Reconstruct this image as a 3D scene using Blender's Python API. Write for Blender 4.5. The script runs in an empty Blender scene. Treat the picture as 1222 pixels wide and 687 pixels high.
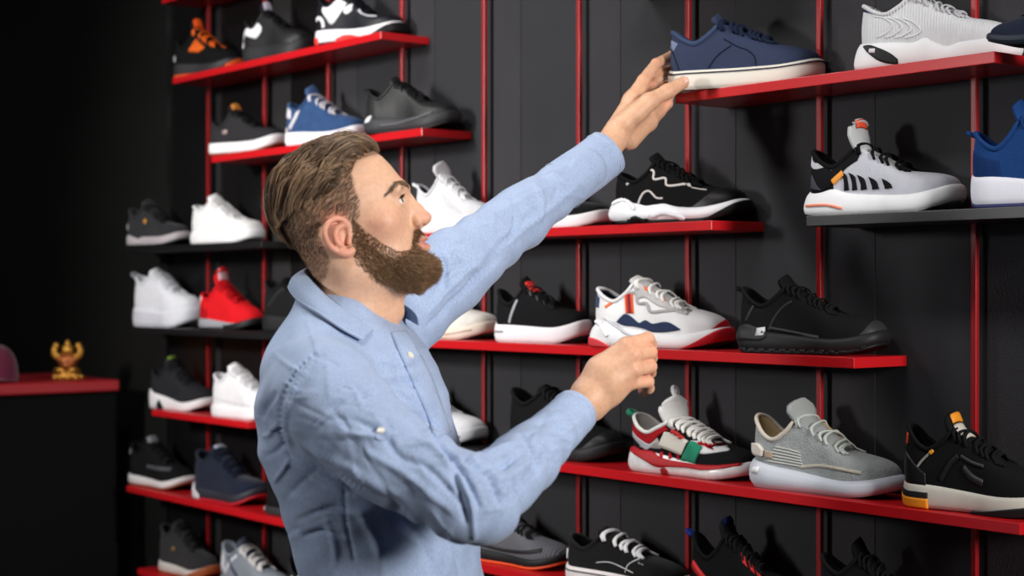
import bpy, math, random
import numpy as np
from mathutils import Vector, Matrix
from mathutils.bvhtree import BVHTree

random.seed(7)
RNG = np.random.default_rng(11)
S = bpy.context.scene
COL = S.collection

# ------------------------------------------------------------------ camera geometry
W_PX, H_PX, FPX = 1222.0, 687.0, 1917.0
CX, CY = 611.0, 343.5
CAM_H = 1.56
TH = math.radians(38.6)
ST, CT = math.sin(TH), math.cos(TH)
RIGHT = np.array([ST, CT, 0.0])      # camera right in the room
FWD = np.array([-CT, ST, 0.0])       # camera forward in the room


def cam2world(p):
    p = np.asarray(p, float)
    x, y, z = p[..., 0], p[..., 1], p[..., 2]
    return np.stack([x * ST - y * CT, x * CT + y * ST, z], -1)


def PZ(px, py, Z):
    """pixel + depth -> (right, depth, height) coordinates"""
    return np.array([(px - CX) / FPX * Z, Z, CAM_H + (CY - py) / FPX * Z])


def on_plane(px, D, py=None):
    """world x (and z) of the pixel column px on the plane y = D"""
    a = (px - CX) / FPX
    t = D / (a * CT + ST)
    x = t * (a * ST - CT)
    return (x, t) if py is None else (x, t, CAM_H + t * (CY - py) / FPX)


def project(Wp):
    Wp = np.asarray(Wp, float)
    X = Wp[:, 0] * ST + Wp[:, 1] * CT
    Z = -Wp[:, 0] * CT + Wp[:, 1] * ST
    return CX + FPX * X / Z, CY - FPX * (Wp[:, 2] - CAM_H) / Z, Z


# ------------------------------------------------------------------ objects
def tag(o, label=None, cat=None, group=None, kind=None):
    if label: o['label'] = label
    if cat: o['category'] = cat
    if group: o['group'] = group
    if kind: o['kind'] = kind
    return o


def empty(name, loc=(0, 0, 0), rz=0.0, parent=None):
    o = bpy.data.objects.new(name, None)
    o.empty_display_size = 0.05
    o.location = loc
    o.rotation_euler = (0, 0, rz)
    COL.objects.link(o)
    if parent: o.parent = parent
    return o


def mesh_obj(name, V, F, m, parent=None, smooth=True, flip=False):
    V = np.asarray(V, np.float32).reshape(-1, 3)
    me = bpy.data.meshes.new(name)
    if isinstance(F, np.ndarray):
        k = F.shape[1]
        if flip: F = F[:, ::-1]
        me.vertices.add(len(V)); me.vertices.foreach_set('co', V.ravel())
        me.loops.add(F.size); me.loops.foreach_set('vertex_index', np.ascontiguousarray(F, np.int32).ravel())
        me.polygons.add(len(F))
        me.polygons.foreach_set('loop_start', np.arange(0, F.size, k, dtype=np.int32))
        me.update(calc_edges=True)
        me.validate()
    else:
        if flip: F = [tuple(reversed(f)) for f in F]
        me.from_pydata([tuple(map(float, v)) for v in V], [], F)
        me.update()
    if smooth:
        me.polygons.foreach_set('use_smooth', np.ones(len(me.polygons), bool))
    if m is not None:
        me.materials.append(m)
    o = bpy.data.objects.new(name, me)
    COL.objects.link(o)
    if parent: o.parent = parent
    return o


def box(x0, x1, y0, y1, z0, z1, bev=0.0):
    V, F = [], []
    if bev <= 0:
        V = [(x, y, z) for x in (x0, x1) for y in (y0, y1) for z in (z0, z1)]
        F = [(0, 1, 3, 2), (4, 6, 7, 5), (0, 4, 5, 1), (2, 3, 7, 6), (0, 2, 6, 4), (1, 5, 7, 3)]
        return np.array(V), F
    import bmesh
    bm = bmesh.new()
    vs = [bm.verts.new((x, y, z)) for x in (x0, x1) for y in (y0, y1) for z in (z0, z1)]
    for f in [(0, 1, 3, 2), (4, 6, 7, 5), (0, 4, 5, 1), (2, 3, 7, 6), (0, 2, 6, 4), (1, 5, 7, 3)]:
        bm.faces.new([vs[i] for i in f])
    bmesh.ops.bevel(bm, geom=bm.edges[:], offset=bev, segments=2, affect='EDGES', profile=0.5)
    bmesh.ops.recalc_face_normals(bm, faces=bm.faces[:])
    V = np.array([v.co[:] for v in bm.verts]); bm.verts.index_update()
    F = [tuple(v.index for v in f.verts) for f in bm.faces]
    bm.free()
    return V, F


def join(parts):
    V, F, n = [], [], 0
    for v, f in parts:
        v = np.asarray(v, float).reshape(-1, 3)
        V.append(v); F += [tuple(i + n for i in ff) for ff in f]; n += len(v)
    return np.concatenate(V), F


def grid_faces(nu, nv, closed_u=False, off=0):
    F = []
    for i in range(nu if closed_u else nu - 1):
        a, b = i, (i + 1) % nu
        for j in range(nv - 1):
            F.append((off + a * nv + j, off + b * nv + j, off + b * nv + j + 1, off + a * nv + j + 1))
    return F


def slab(O, I):
    """closed shell between an outer grid O[nu,nv,3] and an inner grid I"""
    nu, nv = O.shape[:2]
    V = np.concatenate([O.reshape(-1, 3), I.reshape(-1, 3)])
    n = nu * nv
    F = grid_faces(nu, nv)
    F += [tuple(n + i for i in reversed(f)) for f in grid_faces(nu, nv)]
    ring = [(i, 0) for i in range(nu)] + [(nu - 1, j) for j in range(1, nv)] + \
           [(i, nv - 1) for i in range(nu - 2, -1, -1)] + [(0, j) for j in range(nv - 2, 0, -1)]
    idx = [i * nv + j for i, j in ring]
    for a, b in zip(idx, idx[1:] + idx[:1]):
        F.append((b, a, n + a, n + b))
    return V, F


def tube(P, r, n=8, flat=1.0, up=(0, 0, 1), caps=True):
    P = np.asarray(P, float); m = len(P)
    r = np.broadcast_to(np.asarray(r, float), (m,))
    T = np.gradient(P, axis=0); T /= np.linalg.norm(T, axis=1)[:, None] + 1e-12
    V = []
    up = np.asarray(up, float)
    s_prev = None
    for i in range(m):
        s = np.cross(T[i], up)
        if np.linalg.norm(s) < 1e-3:
            s = s_prev if s_prev is not None else np.cross(T[i], (1, 0.1, 0))
        s = s / np.linalg.norm(s)
        if s_prev is not None and np.dot(s, s_prev) < 0: s = -s
        s_prev = s
        u = np.cross(s, T[i])
        for k in range(n):
            a = 2 * math.pi * k / n
            V.append(P[i] + r[i] * (math.cos(a) * s + flat * math.sin(a) * u))
    F = []
    for i in range(m - 1):
        for k in range(n):
            k2 = (k + 1) % n
            F.append((i * n + k, i * n + k2, (i + 1) * n + k2, (i + 1) * n + k))
    if caps:
        F.append(tuple(reversed(range(n)))); F.append(tuple((m - 1) * n + k for k in range(n)))
    return np.array(V), F


def spline(P, n, closed=False):
    """Catmull-Rom through P, n samples"""
    P = np.asarray(P, float); k = len(P)
    u = np.linspace(0, k if closed else k - 1, n, endpoint=not closed)
    return cr(P, u, closed)


def cr(P, u, closed=False):
    P = np.asarray(P, float); k = len(P)
    u = np.asarray(u, float)
    i = np.floor(u).astype(int)
    if closed:
        g = lambda j: P[j % k]
    else:
        i = np.clip(i, 0, k - 2)
        g = lambda j: P[np.clip(j, 0, k - 1)]
    f = u - i
    if P.ndim > 1: f = f[:, None]
    a, b, c, d = g(i - 1), g(i), g(i + 1), g(i + 2)
    return 0.5 * (2 * b + (c - a) * f + (2 * a - 5 * b + 4 * c - d) * f ** 2 + (3 * b - a - 3 * c + d) * f ** 3)


def sphere(c, r, nu=16, nv=10, sx=1, sy=1, sz=1):
    V, F = [], []
    for j in range(nv + 1):
        t = math.pi * j / nv
        for i in range(nu):
            a = 2 * math.pi * i / nu
            V.append((c[0] + r * sx * math.sin(t) * math.cos(a), c[1] + r * sy * math.sin(t) * math.sin(a), c[2] + r * sz * math.cos(t)))
    for j in range(nv):
        for i in range(nu):
            i2 = (i + 1) % nu
            F.append((j * nu + i, (j + 1) * nu + i, (j + 1) * nu + i2, j * nu + i2))
    return np.array(V), F


# ------------------------------------------------------------------ materials
def lin(c):
    return tuple(((x / 255) / 12.92 if x / 255 <= 0.04045 else ((x / 255 + 0.055) / 1.055) ** 2.4) for x in c)


_M = {}


def mat(name, rgb, rough=0.6, metal=0.0, spec=0.5, bump=0.0, bscale=400.0, btype='noise', var=0.0, vscale=30.0, sheen=0.0, coat=0.0, alpha=None, trans=0.0):
    key = (name, tuple(rgb))
    if key in _M: return _M[key]
    m = bpy.data.materials.new(name); m.use_nodes = True
    nt = m.node_tree; b = nt.nodes['Principled BSDF']
    c = lin(rgb)
    b.inputs['Base Color'].default_value = (*c, 1)
    b.inputs['Roughness'].default_value = rough
    b.inputs['Metallic'].default_value = metal
    b.inputs['Specular IOR Level'].default_value = spec
    if sheen: b.inputs['Sheen Weight'].default_value = sheen
    if coat: b.inputs['Coat Weight'].default_value = coat
    if trans: b.inputs['Transmission Weight'].default_value = trans
    tc = nt.nodes.new('ShaderNodeTexCoord')
    if var:
        n = nt.nodes.new('ShaderNodeTexNoise'); n.inputs['Scale'].default_value = vscale; n.inputs['Detail'].default_value = 4
        nt.links.new(tc.outputs['Object'], n.inputs['Vector'])
        r = nt.nodes.new('ShaderNodeMapRange')
        r.inputs['From Min'].default_value = 0.3; r.inputs['From Max'].default_value = 0.7
        r.inputs['To Min'].default_value = 1 - var; r.inputs['To Max'].default_value = 1 + var
        nt.links.new(n.outputs['Fac'], r.inputs['Value'])
        mx = nt.nodes.new('ShaderNodeVectorMath'); mx.operation = 'SCALE'
        mx.inputs[0].default_value = c
        nt.links.new(r.outputs['Result'], mx.inputs['Scale'])
        nt.links.new(mx.outputs['Vector'], b.inputs['Base Color'])
    if bump:
        if btype == 'noise':
            n = nt.nodes.new('ShaderNodeTexNoise'); n.inputs['Scale'].default_value = bscale; n.inputs['Detail'].default_value = 3; out = n.outputs['Fac']
        elif btype == 'mesh':
            n = nt.nodes.new('ShaderNodeTexVoronoi'); n.inputs['Scale'].default_value = bscale; out = n.outputs['Distance']
        else:
            n = nt.nodes.new('ShaderNodeTexWave'); n.inputs['Scale'].default_value = bscale; n.inputs['Distortion'].default_value = 1.0; out = n.outputs['Fac']
        nt.links.new(tc.outputs['Object'], n.inputs['Vector'])
        bp = nt.nodes.new('ShaderNodeBump'); bp.inputs['Strength'].default_value = bump; bp.inputs['Distance'].default_value = 0.001
        nt.links.new(out, bp.inputs['Height']); nt.links.new(bp.outputs['Normal'], b.inputs['Normal'])
    _M[key] = m
    return m


def dk(c): return tuple(v * (.68 if max(c) < 48 else .74 if max(c) < 75 else .94) for v in c)


def fabric(rgb): return mat('knit_fabric', dk(rgb), 0.9, spec=.12, bump=0.5, bscale=420, btype='mesh', var=0.045, vscale=60)
def leather(rgb): return mat('leather', dk(rgb), 0.45, spec=.3, bump=0.25, bscale=300, var=0.04)
def rubber(rgb): return mat('rubber', dk(rgb), 0.55, spec=.28, bump=0.15, bscale=250)
def foam(rgb): return mat('foam_sole', dk(rgb), 0.6, bump=0.1, bscale=500, var=0.03)
def suede(rgb): return mat('suede', dk(rgb), 0.95, spec=.12, bump=0.4, bscale=700, var=0.12, vscale=40, sheen=0.1)
def cloth(rgb): return mat('lace_cloth', dk(rgb), 0.9, spec=.12, bump=0.4, bscale=900)
# ------------------------------------------------------------------ the room and the shelving
D_WALL, D_FRONT, D_RAIL = 2.32, 2.175, 2.300
ROW = lambda k: CAM_H + 0.1270 + 0.2465 * k        # top of shelf board: k=1 navy sneaker shelf ... k=-4 lowest
TH_B = 0.0185

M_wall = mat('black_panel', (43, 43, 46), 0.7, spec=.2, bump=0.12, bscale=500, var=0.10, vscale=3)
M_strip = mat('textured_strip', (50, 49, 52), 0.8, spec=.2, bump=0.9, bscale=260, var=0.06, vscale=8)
M_side = mat('black_paint', (16, 17, 16), 0.55, bump=0.1, bscale=300, var=0.15, vscale=2)
M_far = mat('far_wall_paint', (12, 12, 13), 0.7, var=0.1, vscale=2)
M_floor = mat('dark_floor', (38, 37, 38), 0.35, var=0.1, vscale=4)
M_ceil = mat('dark_ceiling', (30, 30, 32), 0.8)
M_red = mat('red_lacquer', (188, 21, 28), 0.3, spec=0.5, bump=0.03, bscale=200)
M_rail = mat('red_metal', (146, 14, 20), 0.4, spec=0.5)
M_blk = mat('black_lacquer', (17, 17, 19), 0.4, bump=0.05, bscale=200)


def struct(name, vf, m):
    o = mesh_obj(name, vf[0], vf[1], m, smooth=False); o['kind'] = 'structure'; return o


X_LEFT = on_plane(203, D_WALL)[0]
X0 = -6.2
struct('floor', box(X0 - .1, 3.2, -3.4, D_WALL + .1, -0.1, 0.0), M_floor)
struct('ceiling', box(X0 - .1, 3.2, -3.4, D_WALL + .1, 3.1, 3.2), M_ceil)
X_SPLIT = on_plane(389, D_RAIL)[0]
M_gloss = mat('darker_wall_panel', (17, 16, 17), 0.32, spec=.5, bump=0.05, bscale=120, var=0.1, vscale=3)  # far wall section: darker and glossier than the main panel
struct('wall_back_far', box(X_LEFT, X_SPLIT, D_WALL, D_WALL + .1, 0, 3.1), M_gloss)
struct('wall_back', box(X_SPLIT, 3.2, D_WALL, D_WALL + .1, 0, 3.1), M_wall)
struct('wall_back_left', box(X0, X_LEFT, D_WALL - .012, D_WALL + .1, 0, 3.1), M_side)
struct('wall_left', box(X0 - .1, X0, -3.4, D_WALL + .1, 0, 3.1), M_far)
struct('wall_right', box(3.2, 3.3, -3.4, D_WALL + .1, 0, 3.1), M_side)
struct('wall_front', box(X0 - .1, 3.3, -3.5, -3.4, 0, 3.1), M_side)

rail_px = [246, 313, 389, 477, 575, 688, 818, 975, 1160, 1390]
rail_lab = ['red square rail rising behind the white low sneaker on the upper black shelf',
            'red square rail just behind the toe of the white sneaker and the red sneaker',
            "red square rail behind the blue suede sneaker above the man's hair",
            'red square rail behind the navy and white sneaker on the upper shelf',
            "red square rail standing clear between the two shelf ends above the man's nose",
            'red square rail passing behind the raised blue sleeve',
            'red square rail under the heel of the held navy sneaker',
            'red square rail behind the grey and black striped sneaker',
            'red square rail between the striped sneaker and the bright blue sneaker',
            'red square rail beyond the bright blue sneaker']
rx = []
for i, p in enumerate(rail_px):
    x = on_plane(p, D_RAIL - .008)[0]
    rx.append(x)
    V, F = join([box(x - .0054, x + .0054, D_RAIL - .005, D_RAIL + .005, 0.0, 3.1, 0.0015)])
    r = empty('shelf_rail', (0, 0, 0))
    r.location = (x, D_RAIL, 0)
    mesh_obj('post', V - np.array([x, D_RAIL, 0]), F, M_rail, r, smooth=False)
    tag(r, rail_lab[i], 'rail', 'red vertical rails on the shoe wall')
    w = 0.1 if i else 0.03
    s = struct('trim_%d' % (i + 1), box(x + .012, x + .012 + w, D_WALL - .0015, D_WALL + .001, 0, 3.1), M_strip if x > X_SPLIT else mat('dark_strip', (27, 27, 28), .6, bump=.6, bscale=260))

# boards: (row, front-left pixel, front-right pixel, red?, label)
boards = [
    (3, 193, 420, 1, 'red shelf board at the very top above the orange laced sneaker'),
    (2, 206, 454.5, 1, 'red shelf board under the orange laced and the navy and white sneakers'),
    (1, 252, 503.5, 1, "red shelf board under the blue suede sneaker above the man's hair"),
    (0, 150, 312, 0, 'black shelf board under the gold dotted sneaker and a white sneaker'),
    (-1, 158, 345, 0, 'black shelf board under the bright red sneaker'),
    (-2, 181, 296, 1, 'short red shelf board under a black and a white sneaker beside the shirt back'),
    (-3, 151, 440, 1, 'red shelf board under the navy sneaker with the red sole'),
    (-4, 164, 440, 1, 'lowest red shelf board under the gum soled sneaker'),
    (2, 712, 900, 1, 'red shelf board at the top edge above the navy sneaker'),
    (1, 806, 1187, 1, 'red shelf board on which the held navy sneaker is being set'),
    (1, 1246, 1480, 1, 'red shelf board just past the frame edge carrying the dark navy sneaker'),
    (0, 440, 849, 1, 'red shelf board under the black sneaker with silver piping'),
    (0, 962, 1330, 0, 'black shelf board under the grey striped sneaker and the bright blue one'),
    (-1, 440, 1019, 1, 'long red shelf board under the white and navy sneaker'),
    (-2, 455, 640, 0, 'black shelf board under the grey toe peeking past the shirt front'),
    (-2, 641, 1217, 1, 'red shelf board under the pale grey knitted sneaker'),
    (-3, 480, 1330, 1, 'red shelf board under the black skate sneaker with white laces'),
]
for k, a, b, red, lab in boards:
    xa, xb = on_plane(a, D_FRONT)[0], on_plane(b, D_FRONT)[0]
    z = ROW(k)
    r = empty('shelf_board', ((xa + xb) / 2, D_WALL, z - TH_B))
    o = np.array([(xa + xb) / 2, D_WALL, z - TH_B])
    V, F = box(xa, xb, D_FRONT, D_WALL - .0005, z - TH_B, z, 0.0012)
    tag(r, lab, 'shelf', 'shelf boards on the shoe wall')
    mesh_obj('board', V - o, F, M_red if red else M_blk, r, smooth=False)

# reception counter far away at the end wall
xc, tc_ = on_plane(143, 2.20)
zc = CAM_H + tc_ * (CY - 453) / FPX
ctr = empty('counter', (xc - .25, 1.2, 0))
tag(ctr, 'black reception counter with a red top against the far dark wall', 'counter')
oc = np.array([xc - .25, 1.2, 0])
zb = CAM_H + tc_ * (CY - 648) / FPX
V, F = box(xc - .52, xc - .012, -1.2, 2.196, 0.10, zc - .035, .004)
mesh_obj('cabinet', V - oc, F, mat('counter_black', (9, 9, 9), .9, spec=.1), ctr, smooth=False)
V, F = box(xc - .55, xc, -1.22, 2.20, zc - .035, zc, .006)
mesh_obj('worktop', V - oc, F, mat('counter_red', (150, 16, 26), .5), ctr, smooth=False)
V, F = box(xc - .012, xc - .004, -1.2, 2.196, 0.10, zb, .002)
mesh_obj('lower_panel', V - oc, F, mat('counter_black', (9, 9, 9), .9, spec=.1), ctr, smooth=False)
V, F = box(xc - .5, xc - .05, -1.18, 2.19, 0, 0.10)
mesh_obj('plinth', V - oc, F, M_far, ctr, smooth=False)


def at_counter(px, back=0.14):
    """point on the counter top seen at pixel column px, `back` behind the front edge"""
    a = (px - CX) / FPX
    x = xc - back
    t = x / (a * ST - CT)
    return np.array([x, t * (a * CT + ST), zc]), t


# gold figurine
p, t = at_counter(81, 0.12)
m_px = t / FPX
fg = empty('gold_figurine', tuple(p)); fg.rotation_euler = (0, 0, math.atan2(RIGHT[1], RIGHT[0]))
tag(fg, 'small gold figurine with raised arms on the red counter top', 'figurine')
M_gold = mat('gold', (200, 146, 62), 0.42, metal=0.7, bump=0.3, bscale=60)
M_gold2 = mat('dark_gold', (150, 84, 42), 0.42, metal=0.7, bump=0.3, bscale=60)
H = 48 * m_px
base = []
for i in range(9):
    a = 2 * math.pi * i / 9
    base.append(sphere((.30 * H * math.cos(a), .16 * H * math.sin(a), .07 * H), .10 * H, 10, 6, 1, 1, .75))
base.append(sphere((0, 0, .10 * H), .27 * H, 14, 8, 1.1, .75, .55))
for sx in (-1, 1):
    base.append(tube([(sx * .05 * H, -.1 * H, .2 * H), (sx * .28 * H, -.14 * H, .22 * H), (sx * .12 * H, -.2 * H, .2 * H)], [.09 * H, .08 * H, .05 * H]))
mesh_obj('base', *join(base), M_gold, fg)
body = [sphere((0, 0, .44 * H), .21 * H, 14, 10, 1.15, .85, 1.1), sphere((-.16 * H, -.03 * H, .50 * H), .12 * H, 10, 8), sphere((.16 * H, -.03 * H, .50 * H), .12 * H, 10, 8), sphere((0, -.02 * H, .36 * H), .17 * H, 14, 8, 1, 1, .8)]
mesh_obj('body', *join(body), M_gold2, fg)
arms = []
for sx in (-1, 1):
    arms.append(tube(spline([(sx * .12 * H, 0, .55 * H), (sx * .27 * H, -.04 * H, .58 * H), (sx * .33 * H, -.05 * H, .70 * H), (sx * .29 * H, -.05 * H, .80 * H)], 10), np.linspace(.095, .075, 10) * H))
    arms.append(sphere((sx * .28 * H, -.05 * H, .84 * H), .085 * H, 8, 6))
mesh_obj('arms', *join(arms), M_gold, fg)
hd = [sphere((0, -.02 * H, .74 * H), .15 * H, 12, 8), sphere((0, -.01 * H, .87 * H), .08 * H, 10, 6, 1, 1, 1.1), sphere((0, -.01 * H, .95 * H), .04 * H, 8, 6)]
mesh_obj('head', *join(hd), M_gold, fg)

# magenta cap cut by the frame edge
p, t = at_counter(-6, 0.17)
hat = empty('magenta_cap', tuple(p)); hat.rotation_euler = (0, 0, math.atan2(RIGHT[1], RIGHT[0]) + 0.25)
tag(hat, 'dark magenta cap lying on the red counter top', 'cap')
M_mag = mat('magenta_felt', (92, 8, 48), 0.9, bump=0.4, bscale=300, sheen=0.2)
hw, hh = 27 * t / FPX, 42 * t / FPX
V, F = [], []
for j in range(13):
    q = j / 12 * math.pi / 2
    for i in range(32):
        a = 2 * math.pi * i / 32
        V.append((hw * math.cos(q) ** .75 * math.cos(a), hw * 1.1 * math.cos(q) ** .75 * math.sin(a), .004 + hh * math.sin(q) ** .9))
for j in range(12):
    for i in range(32):
        F.append((j * 32 + i, j * 32 + (i + 1) % 32, (j + 1) * 32 + (i + 1) % 32, (j + 1) * 32 + i))
mesh_obj('crown', V, F, M_mag, hat)
O = np.array([[(math.cos(a) * r * hw * .98, -hw * .55 - math.sin(a) * r * hw * 1.0 + .0, .010 - .006 * math.cos(a) ** 2 + .004 * (1 - r)) for r in np.linspace(.05, 1, 8)] for a in np.linspace(0, math.pi, 24)])
mesh_obj('brim', *slab(O, O - np.array([0, 0, .003])), M_mag, hat)
V, F = sphere((0, 0, hh + .004), .008, 10, 6, 1, 1, .6)
mesh_obj('button', V, F, M_mag, hat)
# ------------------------------------------------------------------ sneakers
L0 = 0.30
_lat = [(1.0, .004), (.972, -.026), (.895, -.043), (.79, -.050), (.67, -.048), (.55, -.041), (.44, -.0375), (.34, -.037), (.24, -.037), (.14, -.036), (.045, -.027)]
_med = [(.985, .030), (.92, .042), (.82, .046), (.69, .044), (.56, .036), (.44, .0325), (.34, .0325), (.24, .034), (.14, .035), (.045, .027)]
PLAN = np.array([(x * L0, y) for x, y in _lat] + [(0.0, 0.0)] + [(x * L0, y) for x, y in reversed(_med)])
NK = len(PLAN)                                                # 22 keys: toe = 0, heel = 11
_topx = [.69, .685, .67, .635, .57, .475, .375, .295, .205, .12, .052, .020]
_topy = [0, -.009, -.016, -.0215, -.0245, -.0265, -.028, -.0305, -.031, -.0285, -.019, 0]


class Shoe:
    def __init__(s, **k):
        d = dict(sh=.034, sf=.024, spring=.017, zh=.100, zl=.083, ztt=.110, ztf=.071, toe_h=.027, tongue=.030, tw=.021, width=1.0,
                 upper=fabric((30, 30, 32)), sole=foam((235, 235, 235)), outsole=None, laces=None, tongue_m=None, lining=None,
                 rows=6, wave=(), bow=False, sharp=1.0, inset=.0035, heel_flare=0.0, bulge=.003, lace_r=.0030, tgw=1.0, collar_m=None, throat=0.0)
        d.update(k)
        s.__dict__.update(d)
        s.parts = []
        s.plan = PLAN * np.array([1, s.width])
        tx = np.array(_topx); tx[:7] += s.throat
        z = [s.ztf, s.ztf, s.ztf + .001, s.ztf + .004, 0, 0, s.ztt, s.zl + (s.ztt - s.zl) * .36, s.zl - .004, s.zl + .18 * (s.zh - s.zl), s.zl + .78 * (s.zh - s.zl), s.zh]
        z[4] = s.ztf + (s.ztt - s.ztf) * .36; z[5] = s.ztf + (s.ztt - s.ztf) * .70
        top = [(tx[i] * L0, _topy[i] * s.width * s.tw / .021, z[i]) for i in range(12)]
        med = [(a, -b, c) for a, b, c in reversed(top[1:11])]
        s.top = np.array(top + med)
        s._sole(); s._upper()

    # sole ---------------------------------------------------------
    def zt(s, t):
        t = np.asarray(t, float)
        q = np.clip((t - .12) / .6, 0, 1); q = q * q * (3 - 2 * q)
        z = s.sh + (s.sf - s.sh) * q + s.zb(t) * .9
        for c, a, w in s.wave: z = z + a * np.exp(-((t - c) / w) ** 2)
        return z

    def zb(s, t):
        t = np.asarray(t, float)
        return s.spring * np.clip((t - .70) / .30, 0, 1) ** 2 + .006 * np.clip((.09 - t) / .09, 0, 1) ** 2

    def _sole(s):
        N = 110
        P = cr(s.plan, np.arange(N) * NK / N, True)
        c = np.array([.15, 0.0])
        T = np.roll(P, -1, 0) - np.roll(P, 1, 0)
        n = np.stack([-T[:, 1], T[:, 0]], -1); n /= np.linalg.norm(n, axis=1)[:, None]
        if np.mean(np.sum(n * (P - c), 1)) < 0: n = -n
        t = P[:, 0] / L0
        hf = np.zeros((N, 2)); hf[:, 0] = -s.heel_flare * np.clip((.15 - t) / .15, 0, 1)
        zb, zt = s.zb(t), s.zt(t)
        oh = .006 if s.outsole else .002

        def ring(off, z, flare=0): 
            q = P + n * off + hf * flare
            return np.concatenate([q, np.asarray(z)[:, None]], 1)
        rows = [ring(-.004, zb + oh * .5), ring(.0005, zb + oh, 1)]
        for f in (.2, .4, .6, .8):
            rows.append(ring(s.bulge * math.sin(math.pi * (.15 + .75 * f)), zb + oh + (zt - zb - oh) * f, 1 - f))
        rows += [ring(.0005, zt - .0012), ring(-.0015, zt), ring(-.012, zt - .002)]
        G = np.stack(rows, 1)
        F = grid_faces(N, len(rows), True)
        F = [tuple(reversed(f)) for f in F]
        k = len(rows)
        F.append(tuple(reversed([i * k for i in range(N)]))); F.append(tuple(i * k + k - 1 for i in range(N)))
        s.sole_vf = (G.reshape(-1, 3), [tuple(reversed(f)) for f in F])
        s.parts.append(('midsole', *s.sole_vf, s.sole, None))
        if s.outsole:
            r2 = [ring(-.006, zb), ring(-.001, zb), ring(.0012, zb + .0015), ring(.0012, zb + oh * 1.0), ring(-.003, zb + oh)]
            G2 = np.stack(r2, 1)
            F2 = grid_faces(N, 5, True)
            F2.append(tuple(reversed([i * 5 for i in range(N)]))); F2.append(tuple(i * 5 + 4 for i in range(N)))
            s.parts.append(('outsole', G2.reshape(-1, 3), F2, s.outsole, None))

    # upper --------------------------------------------------------
    def ev(s, u, v):
        """u in key units (array), v 0..1 -> points"""
        u = np.atleast_1d(np.asarray(u, float)); v = np.atleast_1d(np.asarray(v, float))
        F = cr(s.plan, u, True)
        T3 = cr(s.top, u, True)
        c = np.array([.15, 0.0])
        eps = 1e-2
        dT = cr(s.plan, u + eps, True) - cr(s.plan, u - eps, True)
        n = np.stack([-dT[:, 1], dT[:, 0]], -1); n /= np.linalg.norm(n, axis=1)[:, None] + 1e-9
        sg = np.sign(np.sum(n * (F - c), 1)); n *= sg[:, None]
        F = F - n * s.inset
        t = np.clip(F[:, 0] / L0, 0, 1)
        zf = s.zt(t) - .003
        k = np.minimum(u % NK, NK - (u % NK))           # 0 toe .. 11 heel
        wt = 1 / (1 + np.exp((k - 3.6) * 1.7))
        wh = 1 / (1 + np.exp((8.6 - k) * 2.0))
        dz = T3[:, 2] - zf
        P0 = np.concatenate([F, zf[:, None]], 1)
        up = wt * s.toe_h * .86 + (1 - wt) * .52 * dz
        out = wt * .001 + (1 - wt) * (.003 * (1 - wh) + .004 * wh)
        P1 = P0 + np.concatenate([n * out[:, None], up[:, None]], 1)
        cc = wt * .50 + (1 - wt) * (.55 * (1 - wh) + .1 * wh)
        e = wt * .20 + (1 - wt) * .22
        P2 = T3 + np.concatenate([(F - T3[:, :2]) * cc[:, None], (-e * dz)[:, None]], 1)
        a = (1 - v)[..., None]; b = v[..., None]
        return a ** 3 * P0 + 3 * a * a * b * P1 + 3 * a * b * b * P2 + b ** 3 * T3

    def evn(s, u, v):
        e = 1e-2
        p = s.ev(u, v)
        du = s.ev(u + e, v) - s.ev(u - e, v)
        v1 = np.clip(v + e, 0, 1); v0 = np.clip(v - e, 0, 1)
        dv = s.ev(u, v1) - s.ev(u, v0)
        n = np.cross(dv, du); n /= np.linalg.norm(n, axis=1)[:, None] + 1e-12
        ctr = np.array([np.clip(p[:, 0], .06, .24), 0 * p[:, 0], 0 * p[:, 0] + .03]).T
        sg = np.sign(np.sum(n * (p - ctr), 1)); sg[sg == 0] = 1
        return p, n * sg[:, None]

    def _upper(s):
        NU, NV = 110, 15
        u = np.arange(NU) * NK / NU
        G = np.zeros((NU, NV, 3))
        for j in range(NV):
            G[:, j] = s.ev(u, np.full(NU, j / (NV - 1)))
        F = [tuple(reversed(f)) for f in grid_faces(NU, NV, True)]
        s.upper_vf = (G.reshape(-1, 3), F)
        s.parts.append(('upper', *s.upper_vf, s.upper, None))
        V = np.concatenate([s.upper_vf[0], s.sole_vf[0]]); n = len(s.upper_vf[0])
        FF = F + [tuple(i + n for i in f) for f in s.sole_vf[1] if len(f) == 4]
        s.bvh = BVHTree.FromPolygons([tuple(v) for v in V], FF)
        # lining from the topline inwards
        T = s.top; c = np.array([.14, 0, 0])
        Tn = cr(T, u, True)
        inw = Tn * 0; inw[:, :2] = np.array([.13, 0]) - Tn[:, :2]
        inw[:, 0] = np.where((Tn[:, 0] > .1) & (Tn[:, 0] < .2), 0, inw[:, 0]); inw /= np.linalg.norm(inw, axis=1)[:, None] + 1e-9
        r0 = Tn; r1 = Tn + inw * .004 - [0, 0, .003]; r2 = Tn + inw * .004 - [0, 0, .02]
        r3 = Tn + inw * .006; r3[:, 2] = np.minimum(s.sh + .006, Tn[:, 2] - .02)
        G = np.stack([r0, r1, r2, r3], 1)
        F = grid_faces(NU, 4, True); F.append(tuple(i * 4 + 3 for i in range(NU)))
        s.parts.append(('lining', G.reshape(-1, 3), F, s.lining or s.upper, None))
        # padded collar
        uk = np.linspace(6.1, NK - 6.1, 46)
        s.parts.append(('collar', *tube(cr(T, uk, True) + inw[0] * 0, np.concatenate([[.002], np.full(44, .0042), [.002]]), 8), s.collar_m or s.upper, None))
        # tongue
        tf, tt = s.ztf, s.ztt
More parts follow.
